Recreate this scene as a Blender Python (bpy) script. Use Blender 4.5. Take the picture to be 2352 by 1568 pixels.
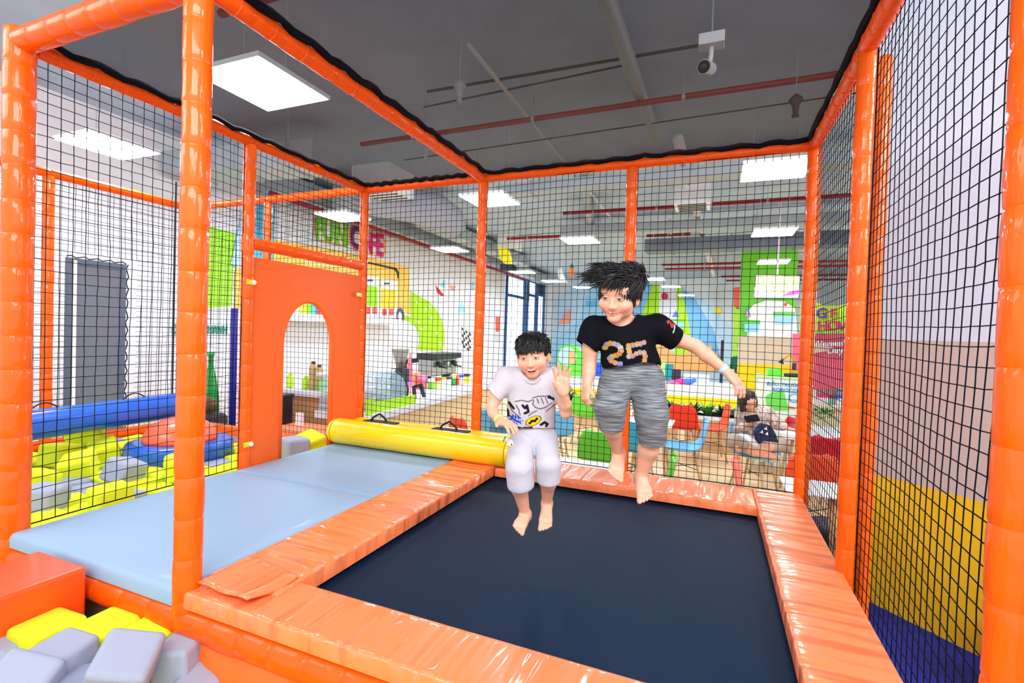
import bpy, math, random
import numpy as np
from mathutils import Vector, Matrix
from mathutils.bvhtree import BVHTree

for _o in list(bpy.data.objects):
    bpy.data.objects.remove(_o)
S = bpy.context.scene
COL = S.collection

# ---------------------------------------------------------------- camera, world, light, exposure
CAM = np.array([2.9924, -1.2444, 0.9885])
FPX, YAW, PITCH, ROLL = 1129.43, -0.3872, -0.0186, 0.0314
_cy, _sy, _cp, _sp, _cr, _sr = math.cos(YAW), math.sin(YAW), math.cos(PITCH), math.sin(PITCH), math.cos(ROLL), math.sin(ROLL)
FWD = np.array([_sy*_cp, _cy*_cp, _sp])
_r = np.array([_cy, -_sy, 0.0]); _u = np.cross(_r, FWD)
RGT = _cr*_r + _sr*_u
UPV = -_sr*_r + _cr*_u
cd = bpy.data.cameras.new('camera'); cam = bpy.data.objects.new('camera', cd); COL.objects.link(cam)
cd.sensor_width = 36.0; cd.lens = 36.0*FPX/2352.0; cd.clip_start = 0.05; cd.clip_end = 200
m = Matrix.Identity(4)
for i in range(3):
    m[i][0] = RGT[i]; m[i][1] = UPV[i]; m[i][2] = -FWD[i]; m[i][3] = CAM[i]
cam.matrix_world = m
S.camera = cam

W = bpy.data.worlds.new('world'); S.world = W; W.use_nodes = True
W.node_tree.nodes['Background'].inputs[0].default_value = (0.86, 0.93, 1.0, 1)
W.node_tree.nodes['Background'].inputs[1].default_value = 0.95
S.view_settings.view_transform = 'Standard'
S.view_settings.look = 'None'
S.view_settings.exposure = 0.5
S.view_settings.gamma = 1.0
S.view_settings.use_curve_mapping = False

def area_light(name, loc, target, sx, sy, power, col=(1, 1, 1)):
    l = bpy.data.lights.new(name, 'AREA'); l.shape = 'RECTANGLE'; l.size = sx; l.size_y = sy
    l.energy = power; l.color = col
    o = bpy.data.objects.new(name, l); COL.objects.link(o); o.location = loc
    o.rotation_euler = (Vector(target)-Vector(loc)).to_track_quat('-Z', 'Y').to_euler()
    return o
# fill lights added out of view, behind the camera and beside the cafe
area_light('added_fill_light', (3.2, -2.6, 2.9), (2.2, 1.2, 0.4), 3.0, 1.2, 110)
area_light('added_fill_light', (-1.5, -1.6, 2.9), (-0.8, 1.0, -0.2), 2.4, 1.2, 40)
area_light('added_fill_light', (6.6, 0.2, 3.0), (4.4, 1.9, 0.6), 2.0, 2.0, 200)  # added to brighten the striped wall on the right
area_light('added_fill_light', (9.0, 12.0, 3.2), (2.0, 12.5, 0.3), 3.0, 6.0, 420)

# ---------------------------------------------------------------- helpers
def ray(u, v):
    return RGT*(u-1176)/FPX - UPV*(v-784)/FPX + FWD
def at_z(u, v, z):
    d = ray(u, v); return CAM + d*((z-CAM[2])/d[2])
def at_y(u, v, y):
    d = ray(u, v); return CAM + d*((y-CAM[1])/d[1])
def at_x(u, v, x):
    d = ray(u, v); return CAM + d*((x-CAM[0])/d[0])
def at_d(u, v, t):
    return CAM + ray(u, v)*t

def lin(c):
    return tuple(((x/255.0)/12.92 if x/255.0 <= 0.04045 else ((x/255.0+0.055)/1.055)**2.4) for x in c)
MATS = {}
def mat(name, rgb, rough=0.5, metal=0.0, coat=0.0, bump=0.0, bscale=20.0, bstretch=(1, 1, 1), emit=0.0, alpha=1.0, var=0.0, trans=0.0, sss=0.0, coord='Object', attr=None, detail=3.0, bdist=0.01, spec=None):
    if name in MATS: return MATS[name]
    M = bpy.data.materials.new(name); M.use_nodes = True; nt = M.node_tree; b = nt.nodes['Principled BSDF']
    c = lin(rgb)+(1,)
    b.inputs['Base Color'].default_value = c
    b.inputs['Roughness'].default_value = rough; b.inputs['Metallic'].default_value = metal
    b.inputs['Coat Weight'].default_value = coat; b.inputs['Coat Roughness'].default_value = 0.08
    if spec is not None: b.inputs['Specular IOR Level'].default_value = spec
    if emit: b.inputs['Emission Color'].default_value = c; b.inputs['Emission Strength'].default_value = emit
    if alpha < 1: b.inputs['Alpha'].default_value = alpha
    if trans: b.inputs['Transmission Weight'].default_value = trans
    if sss:
        b.inputs['Subsurface Weight'].default_value = sss; b.inputs['Subsurface Radius'].default_value = (0.02, 0.008, 0.005)
        b.inputs['Subsurface Scale'].default_value = 0.4
    tc = nt.nodes.new('ShaderNodeTexCoord'); mp = nt.nodes.new('ShaderNodeMapping')
    nt.links.new(tc.outputs[coord], mp.inputs['Vector']); mp.inputs['Scale'].default_value = bstretch
    nz = nt.nodes.new('ShaderNodeTexNoise'); nz.inputs['Scale'].default_value = bscale; nz.inputs['Detail'].default_value = detail
    nt.links.new(mp.outputs[0], nz.inputs['Vector'])
    if bump:
        bp = nt.nodes.new('ShaderNodeBump'); bp.inputs['Strength'].default_value = bump; bp.inputs['Distance'].default_value = bdist
        nt.links.new(nz.outputs[0], bp.inputs['Height']); nt.links.new(bp.outputs[0], b.inputs['Normal'])
        if coat: nt.links.new(bp.outputs[0], b.inputs['Coat Normal'])
    if var:
        mx = nt.nodes.new('ShaderNodeMix'); mx.data_type = 'RGBA'
        mx.inputs['A'].default_value = c; mx.inputs['B'].default_value = tuple(x*(1-var) for x in c[:3])+(1,)
        nt.links.new(nz.outputs[0], mx.inputs['Factor']); nt.links.new(mx.outputs['Result'], b.inputs['Base Color'])
    if attr:
        a = nt.nodes.new('ShaderNodeAttribute'); a.attribute_name = attr
        nt.links.new(a.outputs['Color'], b.inputs['Base Color'])
    MATS[name] = M
    return M

def tag(o, label=None, cat=None, group=None, kind=None):
    if label: o['label'] = label
    if cat: o['category'] = cat
    if group: o['group'] = group
    if kind: o['kind'] = kind
    return o
def thing(name, label, cat, loc=(0, 0, 0), rz=0.0, group=None, kind=None):
    o = bpy.data.objects.new(name, None); COL.objects.link(o); o.location = loc; o.rotation_euler = (0, 0, rz)
    o.empty_display_size = 0.05
    return tag(o, label, cat, group, kind)

class MB:
    def __init__(s): s.v = []; s.f = []; s.m = []; s.n = 0; s.ms = []
    def mi(s, M):
        if M not in s.ms: s.ms.append(M)
        return s.ms.index(M)
    def add(s, V, F, M=None):
        V = [tuple(map(float, p)) for p in V]
        s.v += V; k = s.mi(M) if M else 0
        s.f += [tuple(i+s.n for i in f) for f in F]; s.m += [k]*len(F); s.n += len(V)
        return s
    def box(s, a, b, M=None, T=None):
        x0, y0, z0 = a; x1, y1, z1 = b
        V = [(x, y, z) for x in (x0, x1) for y in (y0, y1) for z in (z0, z1)]
        if T: V = [T @ Vector(p) for p in V]
        return s.add(V, [(0, 1, 3, 2), (4, 6, 7, 5), (0, 4, 5, 1), (2, 3, 7, 6), (0, 2, 6, 4), (1, 5, 7, 3)], M)
    def tube(s, P, R, n=10, M=None, cap=True, flat=None):
        P = [Vector(p) for p in P]
        if not hasattr(R, '__len__'): R = [R]*len(P)
        t0 = (P[1]-P[0]).normalized()
        a = Vector((0, 0, 1)) if abs(t0.z) < 0.9 else Vector((1, 0, 0))
        nx = t0.cross(a).normalized(); V = []
        for i, p in enumerate(P):
            t = (P[min(i+1, len(P)-1)]-P[max(i-1, 0)])
            t = t.normalized() if t.length > 1e-9 else t0
            nx = (nx-t*nx.dot(t)).normalized(); ny = t.cross(nx)
            for k in range(n):
                q = 2*math.pi*k/n
                V.append(p+nx*(math.cos(q)*R[i])+ny*(math.sin(q)*R[i]*(flat or 1)))
        F = []
        for i in range(len(P)-1):
            for k in range(n):
                F.append((i*n+k, i*n+(k+1) % n, (i+1)*n+(k+1) % n, (i+1)*n+k))
        if cap: F.append(tuple(range(n))[::-1]); F.append(tuple((len(P)-1)*n+k for k in range(n)))
        return s.add(V, F, M)
    def lathe(s, prof, n=24, M=None, c=(0, 0, 0), T=None):
        V = [];
        for r, z in prof:
            for k in range(n):
                q = 2*math.pi*k/n; V.append((c[0]+r*math.cos(q), c[1]+r*math.sin(q), c[2]+z))
        if T: V = [T @ Vector(p) for p in V]
        F = [(i*n+k, i*n+(k+1) % n, (i+1)*n+(k+1) % n, (i+1)*n+k) for i in range(len(prof)-1) for k in range(n)]
        F.append(tuple(range(n))[::-1]); F.append(tuple((len(prof)-1)*n+k for k in range(n)))
        return s.add(V, F, M)
    def ell(s, c, r, n=14, M=None, T=None):
        prof = []
        V = []; F = []; m_ = n//2
        for i in range(m_+1):
            a = math.pi*i/m_
            for k in range(n):
                q = 2*math.pi*k/n
                V.append((c[0]+r[0]*math.sin(a)*math.cos(q), c[1]+r[1]*math.sin(a)*math.sin(q), c[2]-r[2]*math.cos(a)))
        if T: V = [T @ Vector(p) for p in V]
        for i in range(m_):
            for k in range(n): F.append((i*n+k, i*n+(k+1) % n, (i+1)*n+(k+1) % n, (i+1)*n+k))
        return s.add(V, F, M)
    def poly(s, P, M=None): return s.add(P, [tuple(range(len(P)))], M)
    def prism(s, P, off, M=None):
        """flat outline P extruded by vector off"""
        n = len(P); off = Vector(off); V = [Vector(p) for p in P]+[Vector(p)+off for p in P]
        F = [tuple(range(n))[::-1], tuple(range(n, 2*n))]+[(i, (i+1) % n, n+(i+1) % n, n+i) for i in range(n)]
        return s.add(V, F, M)
    def build(s, name, M=None, parent=None, smooth=False, loc=None, bevel=0, seg=2, sharp=None):
        me = bpy.data.meshes.new(name); me.from_pydata(s.v, [], s.f)
        for mm in (s.ms or [M]): me.materials.append(mm)
        if s.ms and M and not s.ms: me.materials.append(M)
        if len(s.ms) > 1: me.polygons.foreach_set('material_index', s.m)
        if smooth: me.polygons.foreach_set('use_smooth', [True]*len(me.polygons))
        me.update(); me.validate()
        o = bpy.data.objects.new(name, me); COL.objects.link(o)
        if parent: o.parent = parent
        if loc is not None: o.location = loc
        if bevel:
            b = o.modifiers.new('bevel', 'BEVEL'); b.width = bevel; b.segments = seg; b.limit_method = 'ANGLE'; b.harden_normals = False
            me.polygons.foreach_set('use_smooth', [True]*len(me.polygons))
            w = o.modifiers.new('wn', 'WEIGHTED_NORMAL')
        return o
def recenter(o):
    """move a top-level mesh's origin to the bottom centre of its bounds"""
    me = o.data; n = len(me.vertices); c = np.empty(n*3); me.vertices.foreach_get('co', c); c = c.reshape(-1, 3)
    a = np.array([(c[:, 0].min()+c[:, 0].max())/2, (c[:, 1].min()+c[:, 1].max())/2, c[:, 2].min()])
    me.vertices.foreach_set('co', (c-a).ravel()); me.update(); o.location = Vector(a)+o.location
    return o
def solo(mb, name, M, label, cat, group=None, kind=None, **kw):
    o = mb.build(name, M, **kw); recenter(o); return tag(o, label, cat, group, kind)
def struct(mb, name, M, **kw):
    o = mb.build(name, M, **kw); o['kind'] = 'structure'; return o
def copy_tree(o, parent=None):
    c = o.copy(); COL.objects.link(c)
    c.parent = parent
    for ch in [x for x in bpy.data.objects if x.parent == o]: copy_tree(ch, c)
    return c
def adopt(root, *objs):
    """parent objects built in world space without moving them"""
    inv = Matrix.LocRotScale(root.location, root.rotation_euler, root.scale).inverted()
    for o in objs:
        o.parent = root; o.matrix_parent_inverse = inv
def text_mesh(txt, size, M, name='lettering', bold=0.0, depth=0.004, xs=1.0):
    cu = bpy.data.curves.new(name, 'FONT'); cu.body = txt; cu.size = size; cu.extrude = depth; cu.offset = bold
    cu.align_x = 'CENTER'; cu.align_y = 'CENTER'; cu.resolution_u = 4
    t = bpy.data.objects.new('tmp_text', cu); COL.objects.link(t)
    dg = bpy.context.evaluated_depsgraph_get(); me = bpy.data.meshes.new_from_object(t.evaluated_get(dg))
    bpy.data.objects.remove(t); me.name = name
    if xs != 1: me.transform(Matrix.Diagonal((xs, 1, 1, 1)))
    me.materials.clear(); me.materials.append(M)
    return me
def frame_matrix(o, x, y):
    x = Vector(x).normalized(); y = Vector(y); y = (y-x*y.dot(x)).normalized(); z = x.cross(y)
    return Matrix(((x.x, y.x, z.x, o[0]), (x.y, y.y, z.y, o[1]), (x.z, y.z, z.z, o[2]), (0, 0, 0, 1)))
def put_text(txt, size, M, T, name='lettering', **kw):
    me = text_mesh(txt, size, M, name, **kw); me.transform(T)
    o = bpy.data.objects.new(name, me); COL.objects.link(o); return o

# ---------------------------------------------------------------- materials
ORANGE = mat('orange_vinyl', (255, 98, 0), 0.4, coat=0.5, spec=0.2, bump=0.55, bscale=30, bstretch=(1, 1, 0.22), bdist=0.01)
ORANGE_X = mat('orange_vinyl_beam', (255, 90, 0), 0.38, coat=0.25, spec=0.2, bump=0.5, bscale=16, bstretch=(0.4, 0.4, 1), bdist=0.01)
ORANGE_FLAT = mat('orange_vinyl_flat', (255, 108, 40), 0.55, coat=0.05, spec=0.2, bump=0.1, bscale=60)
PAD_X = mat('orange_pad_cross', (255, 134, 78), 0.34, coat=0.5, bump=1.0, bscale=6.0, bstretch=(2.6, 0.42, 1), bdist=0.035, detail=0.6)
PAD_Y = mat('orange_pad_long', (255, 134, 78), 0.34, coat=0.5, bump=1.0, bscale=6.0, bstretch=(0.42, 2.6, 1), bdist=0.035, detail=0.6)
GREYMAT = mat('grey_vinyl', (150, 180, 208), 0.5, coat=0.04, spec=0.3, bump=0.25, bscale=3, bdist=0.02, detail=1)
BED = mat('black_trampoline_mesh', (0, 34, 62), 0.6, spec=0.15, bump=0.25, bscale=400, var=0.3)
NET = mat('dark_net_cord', (6, 9, 26), 0.7, spec=0.15)
YELLOW = mat('yellow_vinyl', (255, 215, 0), 0.28, coat=0.5, bump=0.25, bscale=9, bdist=0.01)
BLACKWEB = mat('black_webbing', (18, 18, 22), 0.7)
BLUE = mat('blue_vinyl', (20, 92, 200), 0.35, coat=0.4, bump=0.2, bscale=8, bdist=0.01)
FOAM_Y = mat('yellow_foam', (222, 232, 30), 0.9, bump=0.15, bscale=120)
FOAM_G = mat('grey_foam', (160, 166, 186), 0.9, bump=0.15, bscale=120)
WHITE = mat('white_paint', (240, 241, 244), 0.6)
WHITE_GLOSS = mat('white_gloss', (245, 246, 250), 0.3)
LAMP = mat('lamp_diffuser', (236, 245, 255), 0.5, emit=38.0)
RED = mat('red_pipe_paint', (150, 16, 26), 0.45)
GREY_METAL = mat('galvanised_metal', (170, 178, 184), 0.5, metal=0.3, bump=0.1, bscale=12)
DARK = mat('dark_grey', (44, 46, 52), 0.5)
WOOD = mat('pale_wood', (226, 186, 140), 0.55, bump=0.1, bscale=6, bstretch=(1, 12, 1), var=0.25)
# ---------------------------------------------------------------- the cage
T = 2.246; L = 2.42; XW = 1.2; XC = 2.407; XD = 3.558; YE = 1.263; YH = 1.214; ZB = -0.125; FL = -0.8

def padded_tube(a, b, R, seg=0.155, seed=0, n=20, c0=True):
    """foam sleeve with taped joints: a slightly lumpy tube from a to b"""
    rnd = random.Random(seed); a = Vector(a); b = Vector(b); Ln = (b-a).length; d = (b-a)/Ln
    P = []; Rr = []; k = max(1, round(Ln/seg)); s = Ln/k
    prof = [(0.0, .955), (.02, .965), (.045, 1.0), (.3, 1.0), (.7, 1.005), (.95, 1.0), (.98, .965)]
    for i in range(k):
        w = rnd.uniform(-.025, .025); ox = rnd.uniform(-.0025, .0025); oy = rnd.uniform(-.0025, .0025)
        for t, r in prof:
            P.append(a+d*(s*(i+t))+Vector((ox, oy, ox)) * math.sin(math.pi*t)); Rr.append(R*(r+w*math.sin(math.pi*t)))
    P.append(b); Rr.append(R*.95)
    m = MB(); m.tube(P, Rr, n)
    return m
def post(x, y, z0, z1, R, label, seed, top=True, M=None):
    m = padded_tube((x, y, z0), (x, y, z1), R, seed=seed)
    o = m.build('padded_post', M or ORANGE, smooth=True); recenter(o)
    return tag(o, label, 'post')
def beam(a, b, R, label, seed, ties=0, tie_side=(0, 0, 1), M=None, grp=None):
    m = padded_tube(a, b, R, seed=seed)
    o = m.build('padded_beam', M or ORANGE_X, smooth=True)
    c = (Vector(a)+Vector(b))/2
    me = o.data; me.transform(Matrix.Translation(-c)); o.location = c
    tag(o, label, 'beam', grp)
    for i in range(ties):
        q = Vector(a).lerp(Vector(b), (i+.5)/ties)-c
        t = MB(); d = (Vector(b)-Vector(a)).normalized(); n1 = Vector(tie_side); n2 = d.cross(n1)
        P = [q+(n1*math.cos(x)+n2*math.sin(x))*(R*1.0+.002) for x in [2*math.pi*j/12 for j in range(13)]]
        t.tube(P, .0022, 5); t.box(q+n1*R-Vector((.004, .004, 0)), q+n1*(R+.014)+Vector((.004, .004, .004)))
        tt = t.build('cable_tie', ORANGE_FLAT); tt.parent = o
    return o

PT = -.1
post(0, 0, -.5, T+.055, .058, 'thick orange padded post at the far left edge of the picture', 1)
post(XW, 0, -.5, T+.3, .048, 'large orange padded post in front, standing at the corner of the grey mat', 2)
post(0, YH, -.35, T-.03, .041, 'orange padded post on the left side of the arched panel', 3)
post(0, L, -.5, T-.03, .041, 'orange padded post on the right side of the arched panel, back left corner', 4)
post(XW, L, -.5, T-.03, .041, 'orange padded post behind the right end of the yellow rollers', 5)
post(XC, L, -.5, T-.03, .041, 'orange padded post behind the boy in black', 6)
post(XD, L, -.5, T-.03, .043, 'orange padded post at the far right corner of the trampoline', 7)
post(XD, YE, -.5, T-.02, .038, 'orange padded post halfway along the right side net', 8)
fr = at_x(2350, 1000, XD)
post(XD, fr[1], -.6, T+.1, .045, 'orange padded post cut off by the right edge of the picture', 9)
p2nd = at_d(2008, 700, 2.62)
post(p2nd[0], p2nd[1], FL, 2.5, .036, 'slimmer orange padded post just behind the right side net', 10)
post(-2.4, 1.2, -.6, T-.03, .042, 'orange padded post beside the grey flap door', 11)
post(-1.2, L, -.5, T-.03, .04, 'orange padded post at the back of the foam pit, seen above the arched panel', 12)
post(-2.4, L, -.6, T-.03, .042, 'orange padded corner post of the foam pit, hidden behind the large front post', 13)

beam((0, 0, T), (XW, 0, T+.0), .055, 'orange padded beam across the top left, from far left post to the large front post', 21)
beam((0, .06, T), (0, L, T), .036, 'orange padded beam over the left net and the arched panel', 22, 16)
beam((XW, .06, T), (XW, L, T), .042, 'orange padded beam running overhead between the two dark ceiling nets', 23, 14)
beam((0, L, T), (XW, L, T), .034, 'orange padded top beam above the net behind the yellow rollers', 24, 9)
beam((XW, L, T), (XC, L, T), .034, 'orange padded top beam above the boy in white', 25, 9)
beam((XC, L, T), (XD, L, T), .034, 'orange padded top beam above the boy in black', 26, 8)
beam((XD, L, T), (XD, YE, T), .036, 'orange padded top beam over the far half of the right net', 27, 8)
beam((XD, YE, T), (XD, -1.2, T), .04, 'orange padded top beam over the near half of the right net', 28, 16)
beam((0, .05, ZB), (0, L, ZB), .05, 'orange padded bottom beam under the left edge of the grey mats', 29)
beam((.05, 0, ZB), (XW, 0, ZB), .055, 'orange padded bottom beam under the front edge of the grey mat', 30)
beam((XW, 0, ZB), (XD+.1, 0, ZB), .055, 'orange padded bottom beam under the front trampoline pad', 31)
beam((-2.4, -1.2, T), (-2.4, 1.2, T), .04, 'orange padded beam at the left edge of the picture over the foam pit', 32)
beam((-2.4, 1.2, T), (-2.4, L, T), .04, 'orange padded top beam above the grey flap door', 33)
beam((-2.4, L, T), (-1.2, L, T), .037, 'orange padded top beam at the back left of the foam pit', 34)
beam((-1.2, L, T), (-.04, L, T), .037, 'orange padded top beam behind the arched panel', 35)
beam((-2.4, L, -.13), (-1.2, L, -.13), .05, 'orange padded bottom beam at the back left of the foam pit', 36)
beam((-1.2, L, -.13), (-.04, L, -.13), .05, 'orange padded bottom beam seen through the arched panel', 37)
beam((-2.4, -1.2, -.13), (-2.4, L, -.13), .05, 'orange padded bottom beam along the left side of the foam pit', 38)
ba = at_x(585, 566, 0)[2]
zbar = (at_x(590, 567, 0)[2]+at_x(830, 606, 0)[2])/2
beam((0, YH+.03, zbar), (0, L-.03, zbar), .042, 'orange padded bar across the top of the arched panel', 39)

# nets -------------------------------------------------------------
def net(a, b, z0, z1, label, seed=0, cell=.052, r=.0022, sag=.02, hole=None, wob=.006):
    a = np.array(a, float); b = np.array(b, float); Ln = np.linalg.norm(b-a); du = (b-a)/Ln
    nrm = np.array([-du[1], du[0], 0.0]); U = np.array([du[0], du[1], 0.0]); Z = np.array([0, 0, 1.0])
    nu = max(2, int(round(Ln/cell))); nv = max(2, int(round((z1-z0)/cell)))
    rs = np.random.RandomState(seed)
    gu, gv = np.meshgrid(np.linspace(0, 1, nu+1), np.linspace(0, 1, nv+1), indexing='ij')
    def smooth_noise(sc):
        ph = rs.rand(6)*6.28; fr_ = rs.uniform(.6, 1.6, 6)
        return sum(np.sin(gu*Ln*sc*fr_[i]+ph[i]+gv*(z1-z0)*sc*fr_[5-i]*(1 if i % 2 else -1)) for i in range(6))/6
    edge = np.minimum(1, 6*gu*(1-gu))
    off = sag*smooth_noise(2.2)*edge
    iu = wob*1.5*smooth_noise(4)*edge + rs.randn(nu+1, nv+1)*wob*.16*edge
    iv = wob*2*smooth_noise(3.2) + rs.randn(nu+1, nv+1)*wob*.16
    P = (a[0]*U*0) + np.zeros((nu+1, nv+1, 3))
    P[..., 0] = a[0]+du[0]*(gu*Ln+iu)+nrm[0]*off
    P[..., 1] = a[1]+du[1]*(gu*Ln+iu)+nrm[1]*off
    P[..., 2] = z0+(z1-z0)*gv+iv*np.minimum(1, 8*gv*(1-gv))
    V = []; F = []; base = 0
    tri = [(1, 0), (-.5, .866), (-.5, -.866)]
    def strands(Q, side):
        nonlocal base
        ns, npt = Q.shape[:2]
        R_ = np.stack([Q+(side*c+nrm*s)*r for c, s in tri], 2)   # ns,npt,3,3
        V.append(R_.reshape(-1, 3))
        idx = base+np.arange(ns*npt*3).reshape(ns, npt, 3)
        for k in range(3):
            k2 = (k+1) % 3
            F.append(np.stack([idx[:, :-1, k], idx[:, :-1, k2], idx[:, 1:, k2], idx[:, 1:, k]], -1).reshape(-1, 4))
        base += ns*npt*3
    strands(P, U)
    strands(P.transpose(1, 0, 2), Z)
    V = np.concatenate(V); F = np.concatenate(F)
    if hole:
        u0, u1, v0, v1 = hole
        c = V[F].mean(1); uu = ((c[:, :2]-a[:2])@du); F = F[~((uu > u0) & (uu < u1) & (c[:, 2] > v0) & (c[:, 2] < v1))]
    ctr = np.array([(a[0]+b[0])/2, (a[1]+b[1])/2, z0])
    me = bpy.data.meshes.new('net_cords'); me.vertices.add(len(V)); me.vertices.foreach_set('co', (V-ctr).ravel())
    me.loops.add(len(F)*4); me.loops.foreach_set('vertex_index', F.ravel().astype(np.int32))
    me.polygons.add(len(F)); me.polygons.foreach_set('loop_start', np.arange(len(F), dtype=np.int32)*4)
    me.polygons.foreach_set('loop_total', np.full(len(F), 4, np.int32)); me.update(calc_edges=True)
    me.materials.append(NET)
    root = thing('safety_net', label, 'net', ctr)
    o = bpy.data.objects.new('net_cords', me); COL.objects.link(o); o.parent = root
    mb = MB(); pts = [(P[i, 0]-ctr) for i in range(0, nu+1)]+[(P[nu, j]-ctr) for j in range(1, nv+1)]+[(P[i, nv]-ctr) for i in range(nu-1, -1, -1)]+[(P[0, j]-ctr) for j in range(nv-1, -1, -1)]
    mb.tube(pts, r*1.7, 5); mb.build('edge_rope', NET, root)
    return root
net((0, .05), (0, YH-.04), .0, T-.02, 'dark square net in the left side, between the far left post and the arched panel', 1, cell=.053, r=.0021)
net((0, YH+.04), (0, L-.04), zbar+.03, T-.02, 'small dark net above the arched panel', 2, cell=.05)
net((.04, L), (XW-.04, L), -.06, T-.03, 'dark net behind the yellow rollers with the counter beyond', 3, cell=.05)
net((XW+.04, L), (XC-.04, L), -.0, T-.03, 'dark net behind the boy in white', 4, cell=.05)
net((XC+.04, L), (XD-.04, L), -.0, T-.03, 'dark net behind the boy in black', 5, cell=.05)
net((XD+.01, YE+.03), (XD+.01, L-.03), -.1, T-.03, 'dark net seen at a steep angle in the far half of the right side', 6, cell=.05, sag=.03, r=.002)
net((XD+.03, -.9), (XD+.03, YE-.03), -.3, T+.0, 'large near dark net on the right in front of the striped wall', 7, cell=.05, sag=.025, r=.0019)
net((-2.4, 1.24), (-2.4, L-.04), -.1, T-.03, 'dark net around the grey flap door of the foam pit', 8, hole=(.12, .68, .0, 1.6))
net((-2.4, -.9), (-2.4, 1.16), -.1, T-.03, 'dark net at the left end of the foam pit', 9)
net((-2.36, L), (-1.24, L), -.1, T-.03, 'dark net at the back left of the foam pit', 10)
net((-1.16, L), (-.04, L), -.1, T-.03, 'dark net at the back of the foam pit seen through the arch', 11)

# fine dark mesh roof
def scrim(x0, x1, y0, y1, z, label, seed):
    n = 24; rs = random.Random(seed); V = []; F = []
    for i in range(n+1):
        for j in range(n+1):
            u = i/n; v = j/n; V.append((x0+(x1-x0)*u, y0+(y1-y0)*v, z-.05*math.sin(math.pi*u)*math.sin(math.pi*v)+.004*math.sin(17*u+5*v)))
    for i in range(n):
        for j in range(n):
            k = i*(n+1)+j; F.append((k, k+1, k+n+2, k+n+1))
    r = thing('roof_net', label, 'net', ((x0+x1)/2, (y0+y1)/2, z))
    ms = MATS.get('fine_mesh')
    if not ms:
        ms = bpy.data.materials.new('fine_mesh'); ms.use_nodes = True; nt = ms.node_tree; nt.nodes.clear()
        o = nt.nodes.new('ShaderNodeOutputMaterial'); mx = nt.nodes.new('ShaderNodeMixShader'); t = nt.nodes.new('ShaderNodeBsdfTransparent')
        p = nt.nodes.new('ShaderNodeBsdfPrincipled'); p.inputs['Base Color'].default_value = lin((8, 12, 26))+(1,); p.inputs['Roughness'].default_value = .6
        mx.inputs[0].default_value = .74; nt.links.new(t.outputs[0], mx.inputs[1]); nt.links.new(p.outputs[0], mx.inputs[2]); nt.links.new(mx.outputs[0], o.inputs[0])
        MATS['fine_mesh'] = ms
    m = MB(); m.add(V, F); o = m.build('mesh_cloth', ms, smooth=True); adopt(r, o)
    e = MB(); e.tube([(x0, y0, z), (x0, y1, z), (x1, y1, z), (x1, y0, z), (x0, y0, z)], .006, 6); o2 = e.build('edge_rope', NET); adopt(r, o2)
    # crumpled dark hem along the beams
    h = MB()
    for (p, q) in (((x0, y0), (x0, y1)), ((x1, y0), (x1, y1)), ((x0, y1), (x1, y1)), ((x0, y0), (x1, y0))):
        P = []; k = 40
        for i in range(k+1):
            u = i/k; P.append((p[0]+(q[0]-p[0])*u, p[1]+(q[1]-p[1])*u, z+.012*math.sin(i*1.7+seed)*rs.uniform(.3, 1)))
        h.tube(P, [.014+.006*rs.random() for _ in P], 6)
    o3 = h.build('hem', NET, smooth=True); adopt(r, o3)
scrim(.045, XW-.045, .06, L-.04, T+.03, 'dark fine mesh net roof over the grey mats', 1)
scrim(XW+.05, XD-.045, .1, L-.04, T+.03, 'large dark fine mesh net roof over the trampoline', 2)

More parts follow.
